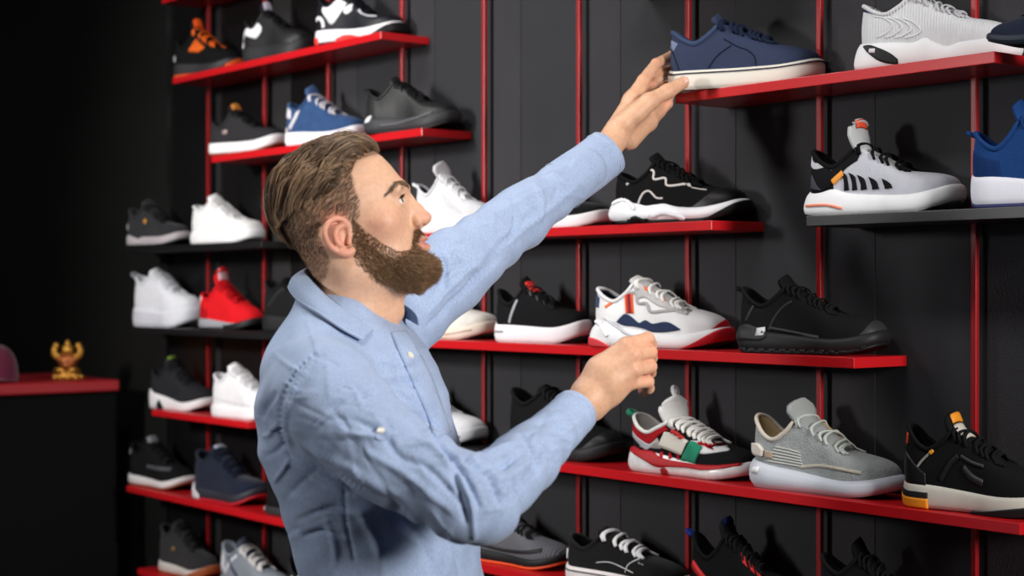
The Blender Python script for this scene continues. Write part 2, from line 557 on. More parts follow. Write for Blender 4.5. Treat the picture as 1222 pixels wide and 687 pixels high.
        path = [((.73 + s.throat) * L0, tf - .010), ((.68 + s.throat) * L0, tf - .002), (.55 * L0 + s.throat * L0 * .7, tf + (tt - tf) * .46), (.40 * L0, tt - .001), (.36 * L0, tt + s.tongue * .5), ((.335 + (s.tongue - .02) * .8) * L0, tt + s.tongue)]
        C = spline(np.array(path), 22)
        O = np.zeros((22, 9, 3)); I = O.copy()
        w = np.interp(np.linspace(0, 1, 22), [0, .3, .6, .8, .92, 1], [.017, .023, .029, .031 * s.tgw, .026 * s.tgw, .013 * s.tgw]) * s.tw / .021
        for i in range(22):
            for j in range(9):
                q = (j - 4) / 4
                O[i, j] = (C[i, 0] - .006 * q * q * i / 21, q * w[i], C[i, 1] + .006 * (1 - q * q) - .003)
        d = np.gradient(C, axis=0); d /= np.linalg.norm(d, axis=1)[:, None]
        nn = np.stack([d[:, 1], 0 * d[:, 0], -d[:, 0]], -1)
        I = O - np.where(nn[:, 2:3] > 0, nn, -nn)[:, None, :] * .006
        s.tongue_C = C; s.tongue_w = w
        s.parts.append(('tongue', *slab(O, I), s.tongue_m or s.upper, None))
        if s.laces: s._laces()

    def _laces(s):
        parts = []
        ks = np.linspace(2.3, 5.95, s.rows)
        for r, k in enumerate(ks):
            for dirn in (0, 1):
                ka, kb = (k, NK - min(k + .38 * (s.rows > 3), 6.1)) if dirn == 0 else (min(k + .38, 6.1), NK - k)
                if dirn and r % 2: continue
                pa, na = s.evn(np.array([ka, ka]), np.array([.80, .985]))
                pb, nb = s.evn(np.array([kb, kb]), np.array([.80, .985]))
                pa = pa + na * .0015; pb = pb + nb * .0015
                pa[1] += (0, 0, .002); pb[1] += (0, 0, .002)
                mid = (pa[1] + pb[1]) / 2 + np.array([0, 0, .0055 + .0016 * dirn])
                P = spline([pa[0], pa[1], .55 * pa[1] + .45 * mid + np.array([0, 0, .0025]), mid, .55 * pb[1] + .45 * mid + np.array([0, 0, .0025]), pb[1], pb[0]], 15)
                parts.append(tube(P, s.lace_r, 6, .55))
        if s.bow:
            p0, _ = s.evn(np.array([6.0]), np.array([.97])); b = np.array([p0[0][0] - .004, 0, s.ztt + .010])
            for sy in (-1, 1):
                P = spline([b, b + [.012, sy * .014, .010], b + [.030, sy * .028, .002], b + [.038, sy * .033, -.014], b + [.026, sy * .028, -.010], b + [.010, sy * .012, 0], b], 20)
                parts.append(tube(P, s.lace_r, 6, .6))
                P = spline([b, b + [.014, sy * .02, .002], b + [.028, sy * .031, -.018], b + [.040, sy * .034, -.030]], 12)
                parts.append(tube(P, s.lace_r, 6, .6))
            parts.append(sphere(b, .006, 8, 6))
        s.parts.append(('laces', *join(parts), s.laces, None))

    # decoration ---------------------------------------------------
    def _hit(s, t, z):
        h, n, _, _ = s.bvh.ray_cast((t * L0, -.25, z), (0, 1, 0))
        if h is None or h.y > .02:
            h, n, _, _ = s.bvh.find_nearest((t * L0, -.05, z))
        n = np.array(n); h = np.array(h)
        if n[1] > 0: n = -n
        return h, n

    def strip(s, name, top, bot, m, off=.0012, nu=26, nv=6, parent=None):
        A, B = spline(top, nu), spline(bot, nu)
        O = np.zeros((nu, nv, 3)); I = O.copy()
        for i in range(nu):
            for j in range(nv):
                q = B[i] + (A[i] - B[i]) * j / (nv - 1)
                h, n = s._hit(q[0], q[1])
                O[i, j] = h + n * off; I[i, j] = h - n * .0015
        V, F = slab(O, I)
        s.parts.append((name, V, [tuple(reversed(f)) for f in F], m, parent))

    def line(s, name, pts, w, m, off=.0012, nu=30, parent=None):
        P = spline(pts, nu) * np.array([L0, 1])
        T = np.gradient(P, axis=0); T /= np.linalg.norm(T, axis=1)[:, None] + 1e-9
        n = np.stack([-T[:, 1], T[:, 0]], -1) * w / 2
        sc = np.array([1 / L0, 1])
        O = np.zeros((nu, 3, 3)); I = O.copy()
        for i in range(nu):
            for j in range(3):
                q = (P[i] + n[i] * (j - 1)) * sc
                h, nn = s._hit(q[0], q[1])
                O[i, j] = h + nn * off * (1.3 if j == 1 else 1); I[i, j] = h - nn * .001
        V, F = slab(O, I)
        s.parts.append((name, V, [tuple(reversed(f)) for f in F], m, parent))

    def patch(s, name, u0, u1, v0, v1, m, off=.0012, nu=40, nv=8, parent=None):
        """piece of the upper's own surface; v0/v1 number or list interpolated along u"""
        uu = np.linspace(u0, u1, nu)
        lo = np.full(nu, v0, float) if np.isscalar(v0) else spline(np.array(v0, float)[:, None], nu)[:, 0]
        hi = np.full(nu, v1, float) if np.isscalar(v1) else spline(np.array(v1, float)[:, None], nu)[:, 0]
        O = np.zeros((nu, nv, 3)); I = O.copy()
        for j in range(nv):
            p, n = s.evn(uu, np.clip(lo + (hi - lo) * j / (nv - 1), 0, .995))
            O[:, j] = p + n * off; I[:, j] = p - n * .001
        V, F = slab(O, I)
        s.parts.append((name, V, F, m, parent))

    def solewrap(s, name, u0, u1, f0, f1, m, off=.002, nu=40, nv=6):
        """piece of the sole's side wall between height fractions f0..f1"""
        uu = np.linspace(u0, u1, nu)
        P = cr(s.plan, uu, True)
        dT = cr(s.plan, uu + .01, True) - cr(s.plan, uu - .01, True)
        n = np.stack([-dT[:, 1], dT[:, 0]], -1); n /= np.linalg.norm(n, axis=1)[:, None]
        n *= np.sign(np.sum(n * (P - np.array([.15, 0])), 1))[:, None]
        t = P[:, 0] / L0; zb, zt = s.zb(t), s.zt(t)
        hf = -s.heel_flare * np.clip((.15 - t) / .15, 0, 1)
        f0 = np.full(nu, f0, float) if np.isscalar(f0) else spline(np.array(f0, float)[:, None], nu)[:, 0]
        f1 = np.full(nu, f1, float) if np.isscalar(f1) else spline(np.array(f1, float)[:, None], nu)[:, 0]
        O = np.zeros((nu, nv, 3)); I = O.copy()
        for j in range(nv):
            f = f0 + (f1 - f0) * j / (nv - 1)
            b = s.bulge * np.sin(np.pi * (.15 + .75 * np.clip(f, 0, 1)))
            for G, o in ((O, off), (I, -.004)):
                G[:, j, :2] = P + n * (b + o)[:, None] if np.ndim(b) else P + n * (b + o)
                G[:, j, 0] += hf * (1 - f)
                G[:, j, 2] = zb + (zt - zb) * f
        s.parts.append((name, *slab(O, I), m, None))

    def loop(s, name, at, m, r=.003, size=.012, n_=14):
        """pull loop; at = 'heel' or 'tongue'"""
        if at == 'heel':
            p = s.top[11] + np.array([-.002, 0, -.004]); d = np.array([-.9, 0, .35])
        else:
            p = np.array([s.tongue_C[-1, 0], 0, s.tongue_C[-1, 1]]); d = np.array([-.3, 0, 1.0])
        d = d / np.linalg.norm(d)
        P = [p + d * size * (1 - math.cos(a)) * .75 + np.array([0, 1, 0]) * size * .55 * math.sin(a) for a in np.linspace(.25, 2 * math.pi - .25, n_)]
        s.parts.append((name, *tube(P, r, 8, .6, up=d), m, None))

    def tab(s, name, m, q0=.80, q1=1.0, off=.003):
        """label on the tongue"""
        i0, i1 = int(q0 * 21), int(q1 * 21)
        C = s.tongue_C[i0:i1 + 1]
        O = np.array([[(c[0] + .002 - .006 * (y / s.tongue_w[i0 + i]) ** 2 * (i0 + i) / 21, y, c[1] + off - .006 * (y / s.tongue_w[i0 + i]) ** 2 + .003) for y in np.linspace(-.021 if s.tongue_w[i0 + i] > .023 else -s.tongue_w[i0 + i] * .9, .021 if s.tongue_w[i0 + i] > .023 else s.tongue_w[i0 + i] * .9, 5)] for i, c in enumerate(C)])
        s.parts.append((name, *slab(O, O - np.array([0, 0, .003])), m, None))


SHOES = []
YAW_ADD = 1


def place_shoe(sh, label, row, x0, x1, ytop=None, yaw=14, D=2.243, lift=0.0, roll=0.0, L=None, name='sneaker', dz=0.0):
    """scale and slide the sneaker along its board so that it spans the given columns of the photograph"""
    A = np.concatenate([p[1] for p in sh.parts])
    A = A - np.array([L0 / 2, 0, 0])
    ya = math.radians(yaw + YAW_ADD); R = np.array([[math.cos(ya), -math.sin(ya), 0], [math.sin(ya), math.cos(ya), 0], [0, 0, 1]])
    pr = math.radians(roll); RP = np.array([[math.cos(pr), 0, math.sin(pr)], [0, 1, 0], [-math.sin(pr), 0, math.cos(pr)]])   # nose-up pitch about the toe side
    z = ROW(row) + .0004 + dz
    s, sz, x = 1.0, 1.0, on_plane((x0 + x1) / 2, D)[0]
    lz = 0.0
    for it in range(10):
        B = (A * np.array([s, s, sz])) @ RP.T
        lz = -B[:, 2].min()
        B = B + np.array([0, 0, lz])
        Wd = B @ R.T + np.array([x, D, z])
        px, py, Z = project(Wd)
        a, b = px.min(), px.max()
        mpp = Z.mean() / FPX
        if L is None:
            s *= np.clip((x1 - x0) / (b - a), .8, 1.25)
        x += ((x0 + x1) / 2 - (a + b) / 2) * mpp / ST * (1.0 if L is None else 1.0) * .9
        if ytop is not None:
            hp = py.max() - py.min(); want = py.max() - ytop
            sz *= np.clip(want / (py.max() - py.min()), .85, 1.2)
    if ytop is None: sz = s
    root = empty(name, (x, D, z), ya)
    tag(root, label, 'sneaker', 'sneakers on display on the shoe wall')
    made = {}
    for nm, V, F, m, par in sh.parts:
        V = ((np.asarray(V) - np.array([L0 / 2, 0, 0])) * np.array([s, s, sz])) @ RP.T + np.array([0, 0, lz])
        o = mesh_obj(nm, V, F, m, made.get(par, root))
        made.setdefault(nm, o)
    SHOES.append((label[:40], round(s, 2), round(sz, 2)))
    return root, s, sz
# ------------------------------------------------------------------ every sneaker on the wall
WHT, OFF, BLK, DGR, GRY = (238, 238, 240), (226, 218, 206), (22, 22, 24), (52, 52, 56), (150, 152, 156)
NAVY, BLUE, REDC, ORG = (38, 50, 78), (40, 78, 130), (205, 28, 34), (240, 98, 30)
lw, lb = cloth(WHT), cloth(BLK)

# held navy canvas sneaker -----------------------------------------
s = Shoe(upper=mat('navy_canvas', (30, 42, 72), .85, bump=.4, bscale=500, var=.06, vscale=40), sole=rubber((232, 226, 214)), laces=cloth((34, 46, 74)),
         lining=fabric((26, 34, 54)), collar_m=fabric((60, 74, 104)), sh=.030, sf=.029, spring=.012, zh=.094, zl=.075, ztt=.098, ztf=.066, toe_h=.026, tongue=.018, lace_r=.0044, rows=7, tgw=1.1)
s.solewrap('navy_foxing_stripe', 0, NK, .80, .87, rubber((30, 38, 62)), off=.0022, nu=100)
s.line('side_seam', [(.30, .032), (.36, .050), (.45, .064)], .0016, cloth((28, 38, 60)))
s.line('vamp_seam', [(.62, .032), (.61, .044), (.56, .055), (.49, .062), (.40, .075)], .0016, cloth((28, 38, 60)))
s.line('heel_seam', [(.10, .032), (.07, .050), (.035, .068), (.015, .082)], .0016, cloth((28, 38, 60)))
s.strip('heel_tab', [(.008, .083), (.05, .078), (.085, .073)], [(.008, .070), (.04, .066), (.055, .062)], suede((120, 130, 160)))
NAVY_ROOT, _, _ = place_shoe(s, 'navy canvas sneaker with white sole held at the heel by the hand', 1, 796, 986, 16, yaw=25, D=2.222)

# white / grey high sneaker top right --------------------------------
s = Shoe(upper=mat('grey_knit', (196, 197, 200), .85, bump=.8, bscale=60, btype='wave', var=.04), sole=foam((238, 238, 240)), laces=cloth((190, 190, 194)), lining=fabric((40, 40, 80)),
         sh=.050, sf=.036, zh=.125, zl=.105, ztt=.128, ztf=.085, toe_h=.034, heel_flare=.012, spring=.010, wave=((.47, .010, .05), (.62, -.006, .05)), bulge=.005)
s.strip('air_pod', [(.06, .047), (.12, .046), (.24, .030), (.30, .016)], [(.06, .044), (.11, .030), (.19, .014), (.30, .006)], rubber((20, 20, 22)))
s.line('pod_mark', [(.11, .036), (.15, .035)], .008, rubber((225, 215, 225)), off=.002, nu=6)
for i in range(4):
    q = .062 * i
    s.line('knit_rib', [(.13 + q, .100 - .003 * i), (.20 + q, .094 - .004 * i), (.255 + q, .080 - .005 * i), (.21 + q, .066 - .003 * i), (.15 + q, .060 - .002 * i)], .0035, fabric((216, 217, 220)))
s.line('collar_line', [(.02, .118), (.12, .108), (.24, .106)], .006, fabric((48, 46, 88)))
place_shoe(s, 'pale grey knitted high sneaker with chunky white sole at the top edge', 1, 1019, 1222, -22, yaw=14, D=2.262)

s = Shoe(upper=suede((34, 42, 66)), sole=rubber((34, 40, 58)), laces=cloth((30, 36, 56)), zh=.085, zl=.070, ztt=.090, tongue=.015)
s.solewrap('foxing', 0, NK, .35, .9, rubber((44, 50, 70)), nu=80)
place_shoe(s, 'dark navy sneaker whose toe meets the toe of the pale grey high sneaker', 1, 1177, 1345, -8, yaw=186, D=2.180)

# grey striped runner ------------------------------------------------
s = Shoe(upper=fabric((196, 197, 206)), sole=foam((240, 240, 242)), laces=lb, tongue_m=fabric((190, 192, 192)), lining=fabric(BLK), collar_m=fabric(BLK),
         sh=.036, sf=.028, zh=.104, zl=.080, ztt=.104, ztf=.066, tongue=.045, tgw=1.25, heel_flare=.012, bulge=.005, rows=5, lace_r=.0036, wave=((.22, .006, .07),))
s.patch('heel_panel', 8.2, NK - 8.2, 0.0, 1.0, fabric((28, 28, 32)), nu=30)
s.strip('collar_panel', [(.20, .070), (.28, .090), (.36, .100), (.40, .096)], [(.16, .040), (.22, .050), (.30, .072), (.38, .084)], fabric((28, 28, 32)), off=.0016)
s.strip('heel_arrow', [(.055, .066), (.10, .048), (.13, .042)], [(.05, .044), (.09, .042), (.13, .041)], fabric((70, 70, 78)), off=.003, nu=10)
s.strip('grey_collar_edge', [(.02, .097), (.08, .084), (.18, .086)], [(.02, .084), (.08, .074), (.18, .078)], fabric((200, 198, 205)), off=.002)
s.line('orange_mark', [(.215, .052), (.285, .066)], .009, rubber((245, 160, 60)), off=.003, nu=8)
for i, (a, w) in enumerate(((.29, .030), (.345, .032), (.405, .040), (.485, .045), (.58, .050))):
    zz = .068 - .004 * i if i else .066
    s.strip('side_stripe', [(a - .020, zz + .002), (a + w * .70, zz - .005), (a + w + .008, .039)], [(a - .020, zz + .002), (a + .004, zz - .012), (a + .006, .038)], fabric((30, 28, 34)), off=.0022, nu=12)
s.line('sole_accent', [(.02, .017), (.18, .017), (.29, .011)], .004, rubber((250, 150, 120)), off=.002)
s.tab('orange_tongue_edge', rubber((250, 90, 60)), .90, .99)
place_shoe(s, 'light grey runner with black side stripes on the upper black shelf', 0, 959, 1154, 141, yaw=10, D=2.242)

# bright blue -------------------------------------------------------
s = Shoe(upper=fabric((26, 62, 118)), sole=foam((232, 232, 242)), outsole=rubber((44, 48, 96)), laces=cloth((26, 56, 108)), lining=fabric((20, 44, 90)), sh=.046, sf=.034, zh=.112, zl=.090, ztt=.125, ztf=.078, tongue=.03)
s.patch('heel_counter', 8, NK - 8, 0, .5, fabric((20, 48, 96)))
s.loop('heel_loop', 'heel', cloth((26, 62, 118)))
place_shoe(s, 'bright blue knitted sneaker with white sole cut by the frame', 0, 1153, 1345, 118, yaw=10, D=2.242)

# black trail shoe --------------------------------------------------
s = Shoe(upper=fabric((30, 30, 31)), sole=rubber((40, 40, 43)), outsole=rubber((22, 22, 24)), laces=cloth((36, 37, 36)), lining=fabric((18, 18, 19)), sh=.038, sf=.028, zh=.112, zl=.086, ztt=.112, tongue=.022, bulge=.005, lace_r=.0026)
s.patch('toe_cap', -2.6, 2.2, 0, [.02, .30, .40, .30, .02], rubber((60, 60, 62)))
s.strip('heel_clip', [(.02, .045), (.10, .050), (.20, .042), (.25, .034)], [(.02, .022), (.10, .022), (.20, .022), (.25, .028)], rubber((48, 48, 52)), off=.003)
s.strip('white_label', [(.18, .044), (.235, .046)], [(.18, .030), (.235, .031)], rubber((214, 214, 216)), off=.0045, nu=4, nv=3)
s.line('side_strap', [(.09, .056), (.13, .076), (.17, .092)], .006, leather((46, 46, 48)))
s.line('side_overlay', [(.26, .040), (.30, .062), (.36, .080), (.42, .090)], .005, leather((50, 50, 53)))
s.line('lower_overlay', [(.26, .044), (.36, .040), (.50, .034), (.62, .030)], .006, leather((48, 48, 52)))
for i in range(13):
    t = .05 + i * .072
    s.strip('tread_lug', [(t, .009), (t + .045, .009)], [(t + .006, .0006), (t + .040, .0006)], rubber((30, 30, 32)), off=.003, nu=4, nv=3)
s.loop('heel_loop', 'heel', cloth((30, 30, 32)), size=.011)
place_shoe(s, 'all black trail sneaker with lugged sole and small white heel label', -1, 877, 1064, 327, yaw=14, D=2.240)

# white / navy / red -----------------------------------------------
s = Shoe(upper=leather((232, 231, 232)), sole=foam((238, 238, 240)), laces=cloth((240, 240, 236)), tongue_m=fabric((205, 203, 203)), lining=fabric((24, 32, 58)), collar_m=leather((232, 231, 232)),
         sh=.040, sf=.028, zh=.118, zl=.096, ztt=.130, ztf=.082, tongue=.012, toe_h=.034, heel_flare=.012, bulge=.005, bow=False, lace_r=.0035, wave=((.16, .012, .07),), rows=5)
q = lambda *P: [(x / 1150, (605 - y) * .000262) for x, y in P]
s.patch('toe_bumper', -4.0, 1.6, 0, [.02, .18, .26, .20, .02], rubber((196, 30, 40)))
s.solewrap('red_toe_outsole', -4.5, 3.2, 0.0, [.9, .98, .98, .8, .05], rubber((196, 28, 38)), off=.0026)
s.solewrap('red_heel_outsole', 8.6, 13, 0.0, [.05, .40, .34, .42, .3], rubber((214, 60, 66)), off=.002)
s.patch('grey_eyestay', 1.2, 6.3, [.80, .66, .60, .64, .58, .62, .55], .99, suede((196, 193, 192)), off=.0016)
s.line('eyestay_wave', q((330, 200), (430, 190), (460, 265), (540, 270), (580, 330), (700, 325), (900, 310)), .006, suede((178, 175, 176)), off=.0022)
s.strip('navy_wave', q((270, 410), (340, 350), (400, 370), (470, 415), (530, 395), (600, 420), (740, 405), (860, 458)), q((270, 414), (340, 440), (430, 446), (520, 462), (600, 486), (720, 482), (800, 474), (860, 464)), suede((42, 54, 84)), off=.002, nu=40)
for x, c, w in ((345, ORG, .004), (362, (180, 30, 36), .006), (378, (20, 20, 22), .004), (388, (190, 34, 36), .005), (402, ORG, .003)):
    s.line('side_bar', q((x - 4, 195), (x + 16, 345)), w, rubber(c), off=.0022, nu=10)
s.line('orange_collar_line', q((160, 300), (240, 250), (330, 200)), .005, rubber((250, 120, 60)), off=.002)
s.patch('navy_heel_patch', 9.6, NK - 9.6, [.45, .40, .45], [.80, .86, .80], suede((56, 70, 100)), off=.002)
for k in (2.9, 3.9, 5.1):
    s.patch('orange_lace_loop', k, k + .35, .86, .99, rubber((245, 100, 48)), off=.0026, nu=6)
s.line('sole_groove', q((150, 380), (260, 440), (380, 500), (520, 545)), .004, foam((206, 206, 214)), off=.003)
s.line('sole_ridge', q((60, 410), (130, 440), (200, 520)), .006, foam((250, 250, 250)), off=.004)
place_shoe(s, 'white sneaker with navy wave panel and red toe next to the open hand', -1, 702, 878, 328, yaw=14, D=2.240)

# black, white sole --------------------------------------------------
s = Shoe(upper=fabric((27, 27, 30)), sole=foam((236, 232, 236)), laces=cloth((32, 32, 35)), lining=fabric((20, 20, 22)), sh=.036, sf=.032, zh=.104, zl=.080, ztt=.108, tongue=.022, lace_r=.0026, bulge=.004)
s.line('silver_bar', [(.215, .040), (.25, .062), (.30, .086)], .007, leather((168, 168, 174)))
s.tab('red_tongue_label', rubber((210, 50, 44)), .55, .8)
for i in range(4): s.patch('eyelet_strip', 2.8 + .8 * i, 3.2 + .8 * i, .80, .98, leather((70, 70, 74)), off=.002, nu=6)
s.line('heel_mark', [(.05, .022), (.16, .022)], .004, rubber((150, 150, 156)), off=.0015, nu=8)
place_shoe(s, 'black knit sneaker with silver side bar and thick white sole', -1, 590, 707, 329, yaw=14, D=2.240)

# off-white behind beard -------------------------------------------
s = Shoe(upper=fabric((226, 222, 214)), sole=foam((222, 210, 194)), laces=cloth((228, 224, 216)), sh=.034, sf=.028)
s.patch('toe_overlay', -2.5, 2.5, 0, [.1, .3, .38, .3, .1], suede((214, 206, 196)))
s.line('sole_line', [(.5, .012), (.7, .014), (.9, .024)], .003, foam((190, 172, 152)))
place_shoe(s, 'cream sneaker whose toe shows just under the beard', -1, 468, 597, 330, yaw=14, D=2.240)

# black with silver piping ------------------------------------------
s = Shoe(upper=fabric((21, 21, 23)), sole=foam((240, 240, 244)), outsole=rubber((24, 24, 26)), laces=lb, lining=fabric((18, 18, 19)), sh=.042, sf=.028, zh=.106, zl=.088, ztt=.122, ztf=.074, tongue=.02, heel_flare=.012, bulge=.007,
         wave=((.10, .010, .05), (.30, -.004, .05), (.45, .004, .06)), spring=.020, toe_h=.034)
q = lambda *P: [((x - 625) / 455, (270 - y) * .00063) for x, y in P]
s.line('silver_piping', q((690, 145), (735, 100), (785, 102), (790, 130), (830, 128), (840, 152), (900, 150), (980, 142)), .0045, leather((205, 200, 196)), off=.002, nu=44)
s.line('lower_piping', q((735, 205), (752, 175), (775, 168), (800, 190), (822, 192)), .004, leather((196, 190, 188)), off=.002)
s.patch('toe_overlay', -4.0, 4.2, 0, [.02, .40, .60, .50, .02], leather((24, 24, 26)), off=.0008)
s.solewrap('black_toe_outsole', -5, 3.3, 0, [.9, .95, .9, .75, .05], rubber((20, 20, 22)), off=.0028)
s.strip('heel_wedge', q((700, 262), (732, 246), (775, 268)), q((700, 269), (735, 269), (775, 270)), rubber((26, 26, 28)), off=.005, nu=10)
s.line('heel_ridge', q((640, 205), (690, 195), (730, 225)), .006, foam((250, 250, 252)), off=.004)
s.line('arch_pod', q((790, 250), (830, 240), (880, 250), (910, 262)), .008, foam((226, 226, 232)), off=.003)
place_shoe(s, 'black sneaker with silver piping and chunky white sole under the raised wrist', 0, 726, 900, 182, yaw=17, D=2.236)

# black, white sole behind arm ---------------------------------------
s = Shoe(upper=suede((24, 24, 26)), sole=rubber((240, 236, 238)), laces=lw, sh=.036, sf=.032, zh=.102)
s.patch('heel_counter', 9.2, NK - 9.2, 0, .95, leather((232, 232, 234)))
place_shoe(s, 'black low sneaker with white heel half hidden behind the raised sleeve', 0, 600, 732, 208, yaw=15, D=2.24)

# white by the nose ---------------------------------------------------
s = Shoe(upper=fabric((216, 216, 220)), sole=foam((222, 222, 224)), laces=cloth((240, 240, 242)), lining=fabric((60, 60, 66)), sh=.036, sf=.030, zh=.112, zl=.092, ztt=.128, ztf=.078, tongue=.034, rows=6, tgw=1.45)
for i in range(5): s.line('knit_band', [(.40 + .05 * i, .094 - .008 * i), (.46 + .05 * i, .076 - .006 * i), (.50 + .05 * i, .060 - .004 * i)], .003, fabric((214, 214, 220)))
s.loop('heel_loop', 'heel', cloth((235, 235, 240)), size=.016)
s.line('sole_line', [(.1, .014), (.4, .013), (.7, .014)], .002, foam((215, 212, 216)))
place_shoe(s, "white knitted sneaker right behind the man's nose", 0, 492, 594, 192, yaw=15, D=2.24)

# row -2 --------------------------------------------------------------
s = Shoe(upper=fabric((224, 224, 228)), sole=foam((200, 200, 206)), laces=cloth((225, 225, 230)), sh=.034, sf=.028)
s.line('sole_stripe', [(.6, .012), (.75, .014), (.9, .022)], .003, rubber((110, 110, 116)))
place_shoe(s, 'pale grey sneaker whose toe peeks past the shirt front', -2, 462, 583, 452, yaw=12, D=2.24)
s = Shoe(upper=fabric((27, 27, 29)), sole=rubber((34, 34, 37)), laces=cloth((34, 34, 37)), lining=fabric((16, 16, 17)), sh=.032, sf=.026, zh=.128, zl=.106, ztt=.128, ztf=.07, tongue=.01)
s.patch('toe_overlay', -3.4, 3.4, 0, [.02, .35, .45, .35, .02], leather((38, 38, 41)))
s.line('side_overlay', [(.2, .05), (.4, .06), (.6, .046)], .006, leather((40, 40, 44)))
place_shoe(s, 'plain black sneaker hidden partly behind the lower blue cuff', -2, 606, 748, 458, yaw=10, D=2.245)

# red white green ------------------------------------------------------
s = Shoe(upper=fabric((34, 34, 37)), sole=mat('clear_sole', (222, 220, 220), .25, spec=.6, var=.08, vscale=80), laces=cloth((240, 238, 232)), tongue_m=fabric((236, 235, 233)), lining=fabric((216, 212, 208)), collar_m=fabric((228, 226, 222)),
         sh=.046, sf=.028, zh=.116, zl=.088, ztt=.108, ztf=.070, tongue=.050, tgw=1.2, tw=.027, throat=.03, bulge=.006, rows=9, lace_r=.0046, spring=.012, heel_flare=.008)
q = lambda *P: [((x - 40) / 835, (640 - y + (x - 40) * -.0) * .000255) for x, y in P]
s.strip('red_midsole', [(.02, .048), (.06, .052), (.14, .047), (.24, .046), (.34, .034), (.5, .029), (.75, .028), (.97, .038)], [(.02, .042), (.1, .036), (.2, .026), (.30, .016), (.40, .018), (.55, .020), (.75, .020), (.97, .032)], rubber((176, 26, 34)), off=.0028, nu=40)
s.strip('red_collar_panel', [(.055, .112), (.10, .092), (.20, .090), (.28, .100), (.34, .106)], [(.045, .082), (.14, .066), (.22, .060), (.30, .078), (.38, .092)], fabric((172, 28, 38)), off=.002)
s.strip('silver_heel_clip', [(.055, .083), (.13, .070), (.22, .060), (.27, .064)], [(.055, .074), (.13, .058), (.19, .048), (.25, .058)], leather((178, 178, 186)), off=.003)
s.strip('white_strap', [(.36, .088), (.45, .084), (.56, .073)], [(.305, .058), (.41, .050), (.505, .044)], cloth((226, 220, 208)), off=.006, nu=16)
s.strip('green_strap', [(.585, .073), (.63, .070), (.685, .062)], [(.50, .034), (.56, .031), (.62, .029)], suede((40, 140, 108)), off=.005, nu=12)
s.strip('white_vamp', [(.58, .074), (.72, .072), (.86, .060)], [(.64, .054), (.70, .050), (.86, .058)], leather((226, 226, 228)), off=.002)
s.strip('red_vamp_band', [(.655, .076), (.72, .078), (.78, .070)], [(.63, .064), (.68, .066), (.74, .064)], fabric((180, 26, 36)), off=.004, nu=10)
for x in (.32, .395, .465): s.line('red_cord', [(x, .046), (x + .012, .034)], .006, cloth((190, 30, 40)), off=.003, nu=6)
for a, b in ((.44, .090), (.475, .086), (.51, .080)):
    s.line('red_lettering', [(a - .02, b - .004), (a - .01, b + .003), (a, b - .004), (a + .012, b + .001)], .0028, rubber((215, 60, 62)), off=.008, nu=14)
s.strip('sole_gap', [(.335, .012), (.36, .016), (.39, .012)], [(.335, .002), (.36, .003), (.39, .002)], rubber((150, 30, 36)), off=.003, nu=8)
s.loop('green_heel_loop', 'heel', suede((36, 120, 92)), r=.006, size=.017)
s.loop('tongue_loop', 'tongue', cloth((230, 229, 228)), r=.005, size=.014)
place_shoe(s, 'black, red and white sneaker with green strap and green heel loop', -2, 747, 911, 459, yaw=7, D=2.238)

# grey knit --------------------------------------------------------
s = Shoe(upper=mat('grey_primeknit', (150, 154, 154), .9, bump=.9, bscale=260, btype='mesh', var=.10, vscale=50), sole=mat('pale_foam', (192, 196, 206), .45, bump=.1, bscale=200), laces=cloth((196, 202, 196)), tongue_m=fabric((158, 162, 160)), lining=fabric((196, 172, 130)), collar_m=fabric((212, 202, 188)),
         sh=.044, sf=.030, zh=.132, zl=.096, ztt=.130, ztf=.078, tongue=.036, tgw=1.25, tw=.025, bulge=.009, spring=.014, rows=5, lace_r=.0034, wave=((.05, .006, .10),), toe_h=.036)
for i in range(6):
    s.line('knit_row', [(.16 + .012 * i, .052 + .0055 * i), (.28 + .008 * i, .050 + .0052 * i), (.42 - .004 * i, .047 + .0050 * i)], .0022, fabric((205, 206, 200)), off=.0014)
s.line('side_band', [(.40, .046), (.55, .052), (.70, .050), (.84, .046)], .006, fabric((196, 190, 174)), off=.0014)
s.strip('beige_patch', [(.145, .071), (.20, .069)], [(.14, .058), (.20, .057)], fabric((186, 164, 142)), off=.002, nu=6)
s.strip('heel_patch', [(.035, .081), (.09, .083), (.135, .072)], [(.03, .066), (.08, .060), (.125, .060)], cloth((224, 217, 206)), off=.007, nu=8)
s.strip('sole_label', [(.06, .039), (.115, .040)], [(.05, .029), (.105, .029)], rubber((240, 240, 242)), off=.0025, nu=4, nv=3)
place_shoe(s, 'pale grey knitted sneaker with cream collar and rounded pale sole', -2, 894, 1085, 474, yaw=7, D=2.238)

# black with orange --------------------------------------------------
s = Shoe(upper=fabric((26, 26, 27)), sole=foam((208, 202, 190)), laces=cloth((30, 30, 31)), tongue_m=fabric((30, 30, 31)), lining=fabric((18, 18, 19)), sh=.036, sf=.028, zh=.118, zl=.090, ztt=.112, ztf=.074, tongue=.030, bulge=.004, spring=.008, lace_r=.0036)
s.solewrap('orange_heel', 8.2, 14, .02, .42, rubber((240, 150, 30)), off=.003)
s.solewrap('black_heel_line', 8.2, 14, .45, .68, rubber((40, 40, 42)), off=.002)
s.patch('heel_counter', 8.4, NK - 8.4, 0, [.25, .45, .5, .45, .25], leather((30, 30, 32)), off=.004)
s.solewrap('black_forefoot_lugs', -4, 5.2, 0, [.5, .5, .5, .45, .1], rubber((26, 26, 28)), off=.004)
s.tab('white_tongue_label', leather((206, 198, 188)), .56, .74)
s.tab('orange_tongue_label', rubber((240, 150, 40)), .78, .95)
s.line('silver_line', [(.13, .058), (.17, .070), (.225, .082)], .0035, leather((150, 146, 138)), off=.002)
s.line('orange_line', [(.222, .081), (.245, .086)], .006, rubber((240, 160, 50)), off=.003, nu=6)
